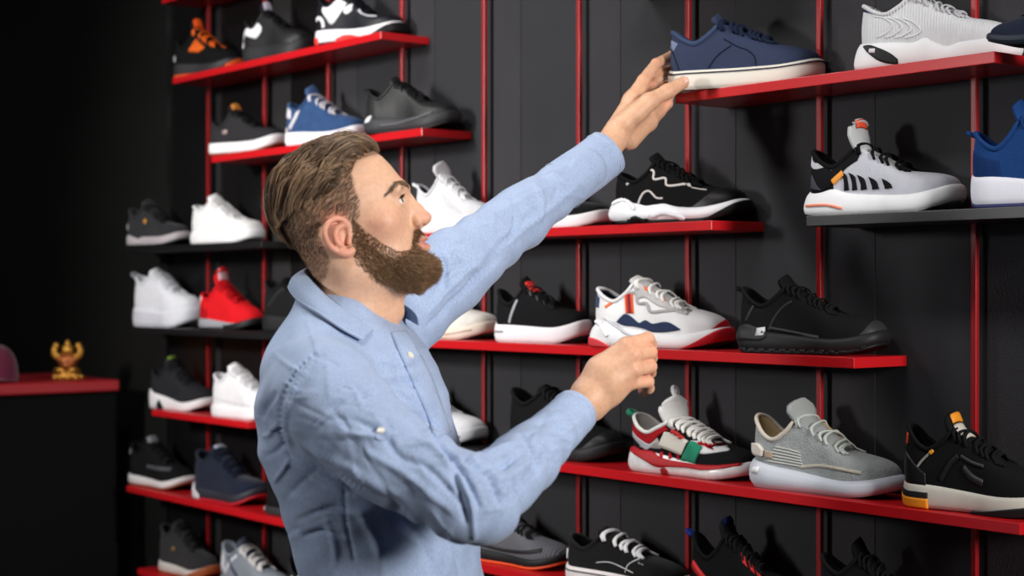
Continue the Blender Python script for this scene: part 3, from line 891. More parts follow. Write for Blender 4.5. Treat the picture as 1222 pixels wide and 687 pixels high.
s.strip('orange_heel_tab', [(.028, .108), (.05, .106)], [(.022, .092), (.045, .090)], rubber((230, 80, 36)), off=.003, nu=5)
s.line('side_overlay', [(.30, .044), (.36, .066), (.42, .080)], .008, leather((38, 38, 40)), off=.002)
s.line('side_painted_sheen', [(.46, .064), (.52, .052), (.60, .045)], .010, leather((58, 58, 62)), off=.002)  # sheen on the side painted as lighter leather strips
s.line('side_painted_sheen', [(.44, .080), (.52, .072), (.60, .068)], .006, leather((56, 56, 60)), off=.002)
place_shoe(s, 'black sneaker with orange heel block and orange tongue label', -2, 1076, 1268, 488, yaw=8, D=2.238)

# lowest row ---------------------------------------------------------
s = Shoe(upper=mat('ribbed_grey', (86, 86, 92), .8, bump=.8, bscale=45, btype='wave', var=.05), sole=rubber((34, 34, 38)), outsole=rubber((235, 84, 40)), laces=lb, lining=fabric((30, 30, 32)), sh=.030, sf=.024, zh=.094, zl=.080, ztt=.106, ztf=.068, tongue=.018)
s.strip('white_heel_label', [(.01, .042), (.07, .040)], [(.01, .026), (.07, .025)], rubber((220, 220, 222)), off=.003, nu=5)
s.tab('orange_tongue_label', rubber((230, 80, 40)), .8, .97)
s.line('mudguard', [(.2, .040), (.45, .034), (.7, .038), (.85, .046)], .008, rubber((44, 44, 48)))
place_shoe(s, 'dark grey sneaker with orange outsole under the blue elbow', -3, 558, 686, 604, yaw=9, D=2.238)

s = Shoe(upper=suede((26, 26, 27)), sole=rubber((238, 228, 230)), laces=lw, lining=fabric((18, 18, 19)), sh=.032, sf=.030, spring=.006, zh=.088, zl=.072, ztt=.098, ztf=.066, tongue=.014, rows=5, lace_r=.0046)
s.solewrap('black_foxing_line', 0, NK, .74, .80, rubber((30, 30, 32)), nu=90)
s.line('white_stitching', [(.33, .046), (.45, .050), (.58, .044), (.68, .038)], .0018, cloth((205, 205, 205)))
s.line('white_stitching', [(.60, .036), (.63, .052), (.72, .066), (.76, .066)], .0018, cloth((205, 205, 205)))
s.strip('white_heel_label', [(.012, .062), (.05, .062)], [(.012, .044), (.05, .044)], rubber((230, 224, 226)), off=.003, nu=5)
place_shoe(s, 'black skate sneaker with thick white laces and white sole', -3, 674, 826, 626, yaw=10, D=2.238)

s = Shoe(upper=fabric((23, 23, 25)), sole=rubber((28, 28, 31)), laces=cloth((34, 34, 37)), tongue_m=fabric((36, 36, 40)), sh=.036, sf=.028, zh=.118, zl=.088, ztt=.120, tongue=.030)
s.line('red_side_stripe', [(.06, .072), (.14, .058), (.24, .040)], .013, rubber((196, 34, 38)), off=.003)
for k in (2.8, 3.5, 4.2): s.patch('red_lace_loop', k, k + .45, .70, .98, rubber((205, 36, 40)), off=.0026, nu=6)
s.loop('blue_heel_loop', 'heel', cloth((26, 50, 130)), r=.004, size=.016)
s.tab('blue_tongue_label', cloth((26, 50, 120)), .86, .98)
place_shoe(s, 'black sneaker with blue heel loop and red side stripe in the lowest row', -3, 818, 962, 615, yaw=10, D=2.238)
s = Shoe(upper=fabric((30, 31, 33)), sole=rubber((34, 34, 36)), laces=cloth((38, 38, 40)), sh=.034, sf=.028, zh=.106, zl=.09, tongue=.024)
s.line('side_overlay', [(.3, .04), (.5, .06), (.7, .05)], .008, leather((44, 44, 47)))
place_shoe(s, 'dark charcoal sneaker barely lit in the lowest row', -3, 976, 1130, 640, yaw=10, D=2.238)

# ---------------------------------------------------------------- far part of the wall
s = Shoe(upper=fabric((26, 26, 28)), sole=foam((50, 50, 54)), outsole=rubber((240, 100, 40)), laces=cloth((245, 110, 36)), lace_r=.0042, rows=5, sh=.038, sf=.028, zh=.108, zl=.088, ztt=.128, ztf=.08, tongue=.036)
s.strip('white_heel_clip', [(.01, .066), (.05, .064)], [(.01, .046), (.06, .046)], rubber((225, 225, 228)), off=.003, nu=5)
for i in range(4): s.line('orange_cord', [(.33 + .045 * i, .070 - .001 * i), (.45 + .045 * i, .100 - .008 * i)], .009, cloth((245, 112, 38)), off=.003, nu=8)
for i in range(3): s.line('orange_eyelet', [(.48 + .06 * i, .112 - .006 * i), (.50 + .06 * i, .110 - .006 * i)], .010, cloth((232, 92, 32)), off=.004, nu=5)
s.tab('orange_tongue_label', cloth((236, 88, 30)), .72, .98)
s.solewrap('orange_toe_bumper', -3, 1.5, .05, [.3, .7, .8, .4], rubber((240, 96, 36)), off=.003)
place_shoe(s, 'black sneaker with bright orange laces and orange outsole', 2, 207, 292, 22, yaw=14, D=2.235)

s = Shoe(upper=leather((44, 44, 46)), sole=rubber((50, 50, 53)), laces=cloth((34, 34, 36)), tongue_m=fabric((40, 40, 42)), sh=.044, sf=.038, zh=.122, zl=.102, ztt=.136, ztf=.09, tongue=.034, toe_h=.038)
s.strip('white_swirl', [(.10, .092), (.16, .112), (.26, .114), (.36, .098)], [(.10, .078), (.20, .070), (.28, .066), (.36, .084)], rubber((240, 240, 244)), off=.002)
s.line('white_heel_line', [(.03, .062), (.05, .080), (.11, .096)], .012, rubber((225, 225, 230)))
s.strip('white_sole_block', [(.0, .058), (.05, .056)], [(.0, .042), (.05, .042)], rubber((232, 226, 230)), off=.003, nu=5)
s.tab('pale_tongue_label', fabric((180, 174, 190)), .75, .97)
s.line('sole_stitch', [(.1, .040), (.4, .038), (.7, .036), (.9, .040)], .003, rubber((66, 66, 70)))
place_shoe(s, 'charcoal high sneaker with a rounded white side patch', 2, 289, 376, 2, yaw=14, D=2.235)

s = Shoe(upper=leather((34, 36, 46)), sole=foam((238, 234, 238)), outsole=rubber((24, 24, 27)), laces=cloth((30, 32, 40)), sh=.040, sf=.030, zh=.130, zl=.106, ztt=.130, tongue=.02, toe_h=.036)
q = lambda *P: [((x - 195) / 600, (285 - y + .10 * (x - 195) * -1 + .1 * (x - 195)) * .00052 + (x - 195) * -.00001) for x, y in P]
s.strip('white_side_panel', [(.14, .100), (.22, .132), (.36, .118), (.45, .104)], [(.14, .090), (.20, .070), (.27, .052), (.36, .074)], leather((242, 242, 246)), off=.003)
s.strip('white_eyelet', [(.42, .090), (.46, .096), (.52, .100)], [(.42, .080), (.46, .074), (.52, .082)], leather((240, 240, 244)), off=.003, nu=10)
s.strip('white_toe_stripe', [(.60, .086), (.70, .084), (.84, .074)], [(.60, .078), (.70, .076), (.84, .070)], leather((236, 236, 240)), off=.002)
s.line('white_heel_hook', [(.16, .046), (.15, .062), (.10, .074), (.04, .070)], .010, rubber((238, 238, 242)), off=.003)
s.solewrap('red_heel_block', 9.4, 14, .0, .5, rubber((232, 60, 50)), off=.003)
s.solewrap('red_arch_block', 4.2, 7.0, .02, [.3, .5, .5, .3], rubber((228, 56, 52)), off=.003)
s.solewrap('black_toe_outsole', -4, 3.4, 0, [.9, .95, .9, .7, .1], rubber((22, 22, 26)), off=.0028)
place_shoe(s, 'navy and white leather sneaker with red blocks on its sole', 2, 375, 486, -14, yaw=14, D=2.235)

s = Shoe(upper=fabric((58, 57, 60)), sole=foam((240, 238, 240)), outsole=rubber((120, 60, 36)), laces=cloth((40, 40, 42)), tongue_m=fabric((34, 34, 36)), sh=.034, sf=.032, zh=.092, zl=.078, ztt=.112, ztf=.072, tongue=.024, spring=.020)
s.tab('amber_tongue_label', rubber((190, 120, 50)), .75, .97)
s.strip('pink_badge', [(.27, .066), (.33, .067)], [(.27, .056), (.33, .057)], leather((176, 150, 146)), off=.002, nu=5)
place_shoe(s, 'dark grey sneaker with white sole and amber tongue label', 1, 249, 344, 123, yaw=14, D=2.235)

s = Shoe(upper=suede((46, 74, 116)), sole=foam((240, 238, 242)), laces=cloth((206, 200, 206)), tongue_m=fabric((62, 84, 124)), sh=.034, sf=.028, zh=.108, zl=.090, ztt=.118, ztf=.074, tongue=.030, lace_r=.004, rows=5)
s.patch('pale_heel_panel', 9.0, NK - 9.0, .45, 1.0, leather((212, 210, 216)), off=.002)
s.line('pale_side_bar', [(.12, .044), (.19, .066), (.24, .090)], .012, leather((206, 204, 210)), off=.0022)
s.strip('pale_heel_block', [(.005, .048), (.09, .044)], [(.005, .036), (.09, .035)], suede((190, 178, 180)), off=.003, nu=6)
place_shoe(s, 'blue suede sneaker with pale laces and white sole', 1, 340, 440, 101, yaw=14, D=2.235)

s = Shoe(upper=leather((42, 42, 43)), sole=rubber((62, 62, 66)), outsole=rubber((26, 26, 28)), laces=cloth((36, 36, 38)), lining=fabric((14, 14, 15)), sh=.036, sf=.030, zh=.108, zl=.086, ztt=.114, tongue=.018, heel_flare=.006, lace_r=.0034)
s.strip('white_heel_label', [(.075, .040), (.13, .044)], [(.06, .026), (.115, .028)], rubber((226, 226, 230)), off=.004, nu=5)
s.line('sole_painted_sheen', [(.25, .018), (.45, .020), (.70, .030), (.85, .040)], .005, rubber((92, 92, 96)), off=.002)  # highlight along the sole painted as a lighter rubber strip
s.loop('heel_loop', 'heel', cloth((44, 44, 46)), size=.012)
place_shoe(s, "black leather runner with white heel label on the shelf above the forehead", 1, 434, 551, 91, yaw=16, D=2.228)

s = Shoe(upper=suede((62, 62, 66)), sole=foam((196, 186, 190)), outsole=rubber((26, 26, 28)), laces=cloth((44, 44, 42)), sh=.030, sf=.028, zh=.112, zl=.092, ztt=.118, tongue=.022, wave=((.10, .006, .05), (.28, -.006, .05)))
s.strip('gold_dot', spline([(.385, .077), (.41, .082), (.435, .077)], 5), spline([(.385, .075), (.41, .066), (.435, .075)], 5), mat('gold', (222, 160, 60), .32), off=.002, nu=8)
s.strip('white_heel_clip', [(.01, .068), (.06, .068)], [(.01, .050), (.06, .052)], rubber((212, 200, 208)), off=.003, nu=5)
s.loop('heel_loop', 'heel', cloth((90, 90, 92)), size=.010)
place_shoe(s, 'dark grey suede sneaker with a small gold dot on its side', 0, 151, 230, 237, yaw=10, D=2.24)

s = Shoe(upper=leather((238, 238, 238)), sole=foam((238, 236, 238)), laces=cloth((238, 238, 238)), sh=.040, sf=.034, zh=.128, zl=.116, ztt=.138, ztf=.086, tongue=.026, toe_h=.040)
s.patch('toe_cap', -2.6, 2.6, 0, [.2, .4, .45, .4, .2], leather((226, 224, 222)))
place_shoe(s, 'plain white leather sneaker on the upper black shelf', 0, 227, 317, 231, yaw=10, D=2.24)

s = Shoe(upper=fabric((234, 234, 240)), sole=foam((226, 226, 234)), laces=cloth((236, 236, 242)), sh=.046, sf=.036, zh=.124, zl=.110, ztt=.130, ztf=.088, tongue=.014, toe_h=.040)
s.loop('heel_loop', 'heel', cloth((150, 150, 158)), size=.024, r=.004)
for i in range(3): s.solewrap('sole_groove', 4, 15, .25 + .22 * i, .30 + .22 * i, foam((190, 190, 200)), off=.0006)
place_shoe(s, 'white knitted sneaker with a tall heel loop', -1, 156, 244, 319, yaw=9, D=2.24)

s = Shoe(upper=fabric((214, 24, 32)), sole=foam((150, 150, 156)), outsole=rubber((30, 30, 32)), laces=cloth((190, 20, 28)), tongue_m=fabric((212, 22, 30)), lining=fabric((50, 14, 18)), sh=.030, sf=.020, zh=.100, zl=.088, ztt=.122, ztf=.078, tongue=.050)
s.strip('white_heel_cap', [(.0, .096), (.05, .094)], [(.0, .070), (.06, .070)], rubber((236, 232, 236)), off=.004, nu=5)
s.patch('dark_red_heel', 8.2, NK - 8.2, 0, [.35, .6, .6, .6, .35], fabric((168, 18, 26)), off=.002)
s.solewrap('black_forefoot_sole', -5, 5, 0, [.95, 1, 1, 1, .6], rubber((30, 30, 33)), off=.002)
s.tab('silver_tongue_label', rubber((216, 170, 176)), .76, .97)
place_shoe(s, 'bright red knitted sneaker with a tall tongue', -1, 237, 319, 318, yaw=9, D=2.24)

s = Shoe(upper=fabric((30, 30, 32)), sole=rubber((36, 36, 38)), laces=lb, sh=.040, sf=.034, zh=.120, zl=.100, ztt=.116, tongue=.01)
s.line('side_overlay', [(.15, .06), (.3, .09), (.4, .1)], .008, leather((48, 48, 50)))
place_shoe(s, 'black sneaker cut off by the shirt collar beside the red sneaker', -1, 313, 402, 330, yaw=9, D=2.24)

s = Shoe(upper=fabric((50, 50, 55)), sole=foam((238, 234, 236)), laces=cloth((40, 40, 44)), sh=.046, sf=.026, zh=.110, zl=.096, ztt=.128, ztf=.080, tongue=.024, wave=((.04, .010, .08),), spring=.018)
s.strip('heel_notch', [(.24, .014), (.28, .028), (.34, .010)], [(.24, .003), (.29, .003), (.34, .003)], rubber((30, 30, 32)), off=.004, nu=8)
s.tab('lime_tongue_mark', rubber((130, 160, 60)), .86, .98)
place_shoe(s, 'charcoal sneaker with curved white sole on the short red shelf', -2, 178, 260, 424, yaw=8, D=2.24)

s = Shoe(upper=leather((234, 232, 234)), sole=foam((236, 232, 234)), laces=cloth((232, 230, 234)), sh=.036, sf=.032, zh=.126, zl=.110, ztt=.140, ztf=.09, tongue=.020, toe_h=.04)
s.line('side_seam', [(.1, .06), (.3, .05), (.5, .046), (.8, .044)], .003, leather((206, 200, 204)))
place_shoe(s, 'white leather sneaker touching the shirt back on the short red shelf', -2, 252, 338, 432, yaw=8, D=2.232)

s = Shoe(upper=fabric((28, 28, 30)), sole=foam((226, 222, 222)), outsole=rubber((130, 60, 30)), laces=cloth((40, 40, 42)), sh=.030, sf=.024, zh=.116, zl=.094, ztt=.116, tongue=.026, spring=.02)
s.patch('silver_heel_tab', 9.8, NK - 9.8, .6, 1.0, leather((170, 170, 174)), off=.003)
s.strip('grey_side_bar', [(.42, .064), (.62, .062), (.82, .062)], [(.42, .054), (.62, .053), (.82, .054)], leather((84, 84, 88)), off=.002)
s.tab('grey_tongue_label', leather((130, 130, 136)), .7, .95)
place_shoe(s, 'black sneaker with a grey side bar and white sole in the far lower shelf', -3, 153, 236, 518, yaw=7, D=2.24)

s = Shoe(upper=suede((32, 40, 62)), sole=foam((46, 48, 62)), outsole=rubber((190, 30, 44)), laces=cloth((28, 34, 52)), lining=fabric((18, 20, 30)), sh=.032, sf=.026, zh=.122, zl=.104, ztt=.128, tongue=.016, spring=.026)
s.solewrap('white_heel_wedge', 8.6, 14, .1, [.5, 1.1, 1.2, 1.0, .8], foam((216, 208, 214)), off=.003)
s.tab('silver_tongue_mark', leather((160, 164, 180)), .8, .95)
place_shoe(s, 'navy suede sneaker with a red outsole and white heel wedge', -3, 229, 323, 529, yaw=7, D=2.24)

s = Shoe(upper=fabric((26, 26, 28)), sole=rubber((60, 60, 62)), laces=lb, sh=.03, sf=.026, zh=.11)
s.strip('pale_heel_mark', [(.0, .026), (.05, .024)], [(.0, .012), (.05, .012)], rubber((170, 168, 170)), off=.003, nu=5)
place_shoe(s, 'black sneaker with pale heel mark tucked behind the shirt back', -3, 315, 408, 566, yaw=7, D=2.24)

s = Shoe(upper=suede((58, 57, 60)), sole=foam((214, 206, 200)), outsole=rubber((150, 78, 40)), laces=cloth((46, 46, 48)), lining=fabric((24, 24, 26)), sh=.030, sf=.024, zh=.122, zl=.104, ztt=.126, tongue=.014, spring=.018)
s.solewrap('gum_toe', -4, 4.4, 0, [.9, 1, 1, .9, .3], rubber((160, 84, 44)), off=.003)
s.strip('amber_badge', [(.33, .074), (.39, .074)], [(.33, .064), (.39, .064)], rubber((130, 104, 52)), off=.002, nu=5)
place_shoe(s, 'dark grey sneaker with brown gum toe in the lowest far row', -4, 189, 266, 619, yaw=7, D=2.24)

s = Shoe(upper=fabric((140, 146, 156)), sole=foam((206, 206, 210)), laces=cloth((216, 212, 210)), tongue_m=fabric((70, 76, 92)), sh=.034, sf=.028, zh=.118, zl=.096, ztt=.112, tongue=.024, lace_r=.0044, rows=6)
s.patch('white_heel_panel', 9.0, NK - 9.0, .2, 1.0, leather((216, 214, 220)), off=.002)
s.line('white_cross_bar', [(.15, .050), (.25, .080), (.34, .094)], .010, leather((216, 216, 222)), off=.002)
s.line('navy_cross_bar', [(.20, .095), (.27, .066), (.36, .048)], .010, leather((66, 72, 96)), off=.0022)
place_shoe(s, 'grey sneaker with thick white laces in the lowest far row', -4, 262, 352, 640, yaw=7, D=2.24)

s = Shoe(upper=leather((26, 27, 30)), sole=foam((210, 212, 214)), laces=cloth((216, 216, 218)), sh=.034, sf=.028, zh=.112)
for a in (.10, .2, .3): s.line('white_side_stripe', [(a, .045), (a + .08, .09)], .012, leather((224, 226, 228)), off=.002, nu=8)
place_shoe(s, 'black sneaker with white side stripes at the bottom beside the shirt', -4, 341, 434, 652, yaw=7, D=2.24)
# ------------------------------------------------------------------ distance-field modelling for the figure
class Field:
    def __init__(s, lo, hi, h):
        s.lo = np.array(lo, float); s.h = h
        s.n = np.ceil((np.array(hi) - s.lo) / h).astype(int) + 1
        s.D = np.full(s.n, .06, np.float32)

    def _box(s, lo, hi, m):
        a = np.clip(np.floor((np.array(lo) - m - s.lo) / s.h).astype(int), 0, s.n)
        b = np.clip(np.ceil((np.array(hi) + m - s.lo) / s.h).astype(int) + 1, 0, s.n)
        return a, b

    def _pts(s, a, b):
        ax = [(s.lo[i] + s.h * np.arange(a[i], b[i])).astype(np.float32) for i in range(3)]
        return np.meshgrid(*ax, indexing='ij')

    def add(s, fn, lo, hi, k=.01, sub=False, m=.045):
        a, b = s._box(lo, hi, m)
        if np.any(b <= a): return
        X, Y, Z = s._pts(a, b)
        d = np.clip(fn(X, Y, Z), -.2, .06)
        sl = tuple(slice(i, j) for i, j in zip(a, b))
        e = s.D[sl]
        if sub:
            h = np.clip(.5 - .5 * (e + d) / k, 0, 1)
            s.D[sl] = e + (-d - e) * h + k * h * (1 - h)
        else:
            h = np.clip(.5 + .5 * (e - d) / k, 0, 1)
            s.D[sl] = e + (d - e) * h - k * h * (1 - h)

    def cone(s, a, b, r1, r2, k=.01, sub=False, sq=None):
        a = np.array(a, float); b = np.array(b, float); r = max(r1, r2)
        ab = b - a; L = float(ab @ ab) + 1e-12

        def fn(X, Y, Z):
            t = np.clip(((X - a[0]) * ab[0] + (Y - a[1]) * ab[1] + (Z - a[2]) * ab[2]) / L, 0, 1)
            dx, dy, dz = X - a[0] - t * ab[0], Y - a[1] - t * ab[1], Z - a[2] - t * ab[2]
            if sq is not None:          # flatten along a direction: (dir, factor)
                c = dx * sq[0][0] + dy * sq[0][1] + dz * sq[0][2]
                g = sq[1] - 1
                dx, dy, dz = dx + c * sq[0][0] * g, dy + c * sq[0][1] * g, dz + c * sq[0][2] * g
            return np.sqrt(dx * dx + dy * dy + dz * dz) - (r1 + t * (r2 - r1))
        s.add(fn, np.minimum(a, b) - r, np.maximum(a, b) + r, k, sub)

    def chain(s, pts, rad, k=.01, **kw):
        for i in range(len(pts) - 1): s.cone(pts[i], pts[i + 1], rad[i], rad[i + 1], k, **kw)

    def ball(s, c, r, k=.01, sub=False, R=None, sc=(1, 1, 1)):
        c = np.array(c, float); sc = np.array(sc, float)
        M = np.eye(3) if R is None else np.array(R)
        rm = r * sc.max()

        def fn(X, Y, Z):
            q = [(M[i, 0] * (X - c[0]) + M[i, 1] * (Y - c[1]) + M[i, 2] * (Z - c[2])) / sc[i] for i in range(3)]
            return (np.sqrt(q[0] ** 2 + q[1] ** 2 + q[2] ** 2) - r) * float(sc.min() ** .6 * sc.max() ** .4)
        s.add(fn, c - rm, c + rm, k, sub)

    def mesh(s):
        D = s.D
        sg = D < 0
        cell = np.zeros(tuple(np.array(D.shape) - 1), np.uint8)
        for i in (0, 1):
            for j in (0, 1):
                for k in (0, 1):
                    cell += sg[i:sg.shape[0] - 1 + i, j:sg.shape[1] - 1 + j, k:sg.shape[2] - 1 + k]
        act = np.argwhere((cell > 0) & (cell < 8))
        idx = np.full(cell.shape, -1, np.int32); idx[tuple(act.T)] = np.arange(len(act))
        acc = np.zeros((len(act), 3)); cnt = np.zeros(len(act))
        cor = [(i, j, k) for i in (0, 1) for j in (0, 1) for k in (0, 1)]
        val = {c: D[act[:, 0] + c[0], act[:, 1] + c[1], act[:, 2] + c[2]] for c in cor}
        for c in cor:
            for ax in range(3):
                if c[ax] == 0:
                    d = list(c); d[ax] = 1; d = tuple(d)
                    m = (val[c] < 0) != (val[d] < 0)
                    t = val[c][m] / (val[c][m] - val[d][m])
                    p = np.zeros((m.sum(), 3)) + np.array(c); p[:, ax] += t
                    acc[m] += p; cnt[m] += 1
        V = s.lo + s.h * (act + acc / cnt[:, None])
        Fs = []
        for ax in range(3):
            sl0 = [slice(None)] * 3; sl1 = [slice(None)] * 3
            sl0[ax] = slice(0, -1); sl1[ax] = slice(1, None)
            b1, b2 = [(1, 2), (2, 0), (0, 1)][ax]
            e = np.argwhere(sg[tuple(sl0)] != sg[tuple(sl1)])
            ok = (e[:, b1] > 0) & (e[:, b2] > 0) & (e[:, b1] < cell.shape[b1]) & (e[:, b2] < cell.shape[b2])
            e = e[ok]
            ins = sg[tuple(e.T)]
            q = []
            for o1, o2 in ((-1, -1), (0, -1), (0, 0), (-1, 0)):
                c = e.copy(); c[:, b1] += o1; c[:, b2] += o2
                q.append(idx[tuple(c.T)])
            q = np.stack(q, 1)
            q[~ins] = q[~ins][:, ::-1]
            Fs.append(q)
        F = np.concatenate(Fs); F = F[(F >= 0).all(1)]
        return V, F


def vnormals(V, F):
    n = np.cross(V[F[:, 2]] - V[F[:, 0]], V[F[:, 3]] - V[F[:, 1]])
    N = np.zeros_like(V)
    for i in range(4):
        for a in range(3): N[:, a] += np.bincount(F[:, i], n[:, a], len(V))
    return N / (np.linalg.norm(N, axis=1)[:, None] + 1e-12)


def smooth_mesh(V, F, it=2, lam=.5):
    n = len(V)
    for _ in range(it):
        A = np.zeros_like(V); c = np.zeros(n)
        for i in range(4):
            j = (i + 1) % 4
            for a in range(3):
                A[:, a] += np.bincount(F[:, i], V[F[:, j], a], n) + np.bincount(F[:, j], V[F[:, i], a], n)
            c += np.bincount(F[:, i], minlength=n) + np.bincount(F[:, j], minlength=n)
        V = V + lam * (A / np.maximum(c, 1)[:, None] - V)
    return V


def sstep(a, b, x):
    t = np.clip((x - a) / (b - a), 0, 1)
    return t * t * (3 - 2 * t)


def set_color(o, C, name='tone'):
    at = o.data.color_attributes.new(name, 'FLOAT_COLOR', 'POINT')
    a = np.ones((len(C), 4), np.float32); a[:, :3] = C
    at.data.foreach_set('color', a.ravel())
# ------------------------------------------------------------------ the man
# coordinates here: x to camera right, y depth, z height; the figure's object carries the turn into the room
BASE = np.array([-.165, 2.42, 0.0])
PITCH = math.radians(18)
CP, SP = math.cos(PITCH), math.sin(PITCH)
O_H = PZ(412, 287, 2.40)


def h2c(p):
    p = np.asarray(p, float)
    return np.stack([O_H[0] + p[..., 0] * CP - p[..., 2] * SP, O_H[1] + p[..., 1], O_H[2] + p[..., 0] * SP + p[..., 2] * CP], -1)


def c2h(p):
    d = np.asarray(p, float) - O_H
    return np.stack([d[..., 0] * CP + d[..., 2] * SP, d[..., 1], -d[..., 0] * SP + d[..., 2] * CP], -1)


def hp(px, py, Z=2.40): return c2h(PZ(px, py, Z))


def proj_c(V):
    return CX + FPX * V[:, 0] / V[:, 1], CY - FPX * (V[:, 2] - CAM_H) / V[:, 1]


def inside(poly, x, y):
    c = np.zeros(len(x), bool); n = len(poly)
    for i in range(n):
        x1, y1 = poly[i]; x2, y2 = poly[(i + 1) % n]
        if y1 == y2: continue
        m = ((y1 > y) != (y2 > y)) & (x < (x2 - x1) * (y - y1) / (y2 - y1) + x1)
        c ^= m
    return c


# head ------------------------------------------------------------
HZ = np.array([-.097, -.0888, -.0729, -.0527, -.0376, -.0214, -.006, .0139, .0337, .0464, .0618, .0859, .1020, .1143, .1230, .128])
HF = np.array([.076, .0870, .0975, .0968, .1010, .1030, .1025, .1062, .1100, .1122, .1085, .0995, .0915, .0825, .066, .045])
HB = np.array([.058, .045, .018, -.012, -.048, -.059, -.066, -.0735, -.079, -.081, -.081, -.0745, -.066, -.054, -.036, -.015])
HW = np.array([.020, .034, .048, .059, .065, .0685, .0715, .0735, .0750, .0755, .0750, .0695, .062, .052, .036, .016])


def head_fn(X, Y, Z):
    f, b, w = np.interp(Z, HZ, HF), np.interp(Z, HZ, HB), np.interp(Z, HZ, HW)
    c = np.interp(Z, [-.0888, -.0729, -.0527, -.0376, -.02, .0], [.066, .058, .040, .022, .008, 0.0])
    dx = X - c
    a = np.where(dx > 0, f - c, c - b)
    p = 2.25
    q = ((np.abs(dx) / a) ** p + (np.abs(Y) / w) ** p) ** (1 / p)
    d = np.sqrt(dx * dx + Y * Y) * (1 - 1 / np.maximum(q, .05))
    d = np.maximum(d, -.05)
    return np.maximum(d, np.maximum(Z - .1285, -.0975 - Z))


EX, EZ = .0905, .0280
HFld = Field((-.135, -.105, -.235), (.155, .105, .140), .0017)
HFld.add(head_fn, (-.09, -.08, -.1), (.12, .08, .13), .004)
H = HFld
nk = [(-.008, 0, -.015), hp(425, 338), hp(421, 372), hp(413, 415), hp(408, 440)]
H.chain(nk, [.054, .0555, .0575, .063, .070], .018)
H.ball((.022, 0, -.062), .030, .03)                     # under the jaw
H.cone(hp(463, 345), hp(470, 372), .012, .013, .03)     # front of the neck
for sy in (-1, 1):
    H.cone((.098, sy * .043, .046), (.1055, sy * .014, .047), .0095, .0085, .014)
    H.ball((.066, sy * .050, .006), .022, .022)
    H.cone((.0, sy * .056, -.050), (.060, sy * .030, -.078), .016, .018, .03)       # jaw line
    H.ball((.1130, sy * .0345, .0290), .0135, .012, sub=True)
    H.ball((EX, sy * .0330, EZ), .0139, .004)
    H.cone((EX + .004, sy * .044, EZ + .0105), (EX + .013, sy * .024, EZ + .0098), .0030, .0030, .005)
    H.ball((EX + .0120, sy * .0345, EZ + .0005), .0046, .0012, sub=True, sc=(1.75, 2.75, 1.12))
    H.ball((.1128, sy * .0120, -.0070), .0082, .006)
    H.chain([(.0985, sy * .0240, -.0375), (.1085, sy * .012, -.0320), (.1125, 0, -.0335)], [.0030, .0046, .0056], .005)
    H.chain([(.0985, sy * .0235, -.0395), (.1075, sy * .012, -.0450), (.1115, 0, -.0465)], [.0030, .0048, .0060], .005)
H.chain([(.1000, 0, .036), (.1045, 0, .010), (.1050, 0, -.006)], [.0100, .0115, .0125], .008)
H.chain([(.1045, 0, .040), (.1090, 0, .028), (.1165, 0, .012), (.1240, 0, -.0045)], [.0065, .0060, .0070, .0098], .008)
H.cone((.1200, 0, -.0090), (.1060, 0, -.0135), .0052, .0060, .006)
H.ball((.092, 0, -.074), .018, .014)
H.cone((.1150, -.0125, -.0392), (.1150, .0125, -.0392), .0024, .0024, .003, sub=True)
for sy in (-1, 1):
    H.cone((.1170, sy * .0062, -.0185), (.1165, sy * .0065, -.0105), .0030, .0022, .002, sub=True)

# ear (near one traced, far one mirrored)
def ear(px, py, Z): return hp(px, py, Z)
helix = [ear(416, 279, 2.329), ear(414, 268, 2.326), ear(407, 261.5, 2.321), ear(398, 261.5, 2.315), ear(390, 268, 2.309), ear(387.5, 278, 2.307), ear(391, 289, 2.311), ear(398, 297, 2.317), ear(407, 302, 2.322)]
anti = [ear(409, 269, 2.324), ear(402, 273, 2.319), ear(399.5, 281, 2.317), ear(403, 290, 2.319), ear(409, 294, 2.322)]
lobe = [ear(407, 301, 2.322), ear(414, 302.5, 2.325), ear(420, 299, 2.328)]
trag = [ear(417, 282, 2.326), ear(416.5, 290, 2.324)]
for sy in (1, -1):
    g = lambda P: [np.array([p[0], p[1] * sy, p[2]]) for p in P]
    H.chain(g(spline(helix, 22)), np.interp(np.linspace(0, 1, 22), [0, .2, .6, 1], [.0030, .0034, .0036, .0042]), .0025)
    H.chain(g(spline(anti, 14)), [.0030] * 14, .004)
    H.chain(g(spline(lobe, 8)), np.linspace(.0046, .0052, 8), .004)
    H.chain(g(trag), [.0034, .0040], .003)
    inner = [ear(404, 272, 2.330), ear(398, 279, 2.327), ear(400, 288, 2.328), ear(408, 295, 2.331), ear(412, 286, 2.333), ear(410, 275, 2.333)]
    for i in range(len(inner)):
        H.cone(g([inner[i]])[0], g([ear(410, 283, 2.336)])[0], .0042, .0050, .005)
    H.cone(g([ear(399, 272, 2.325)])[0], g([ear(404, 290, 2.329)])[0], .006, .006, .006)
HV, HFc = H.mesh()
HV = smooth_mesh(HV, HFc, 1, .4)
HN = vnormals(HV, HFc)

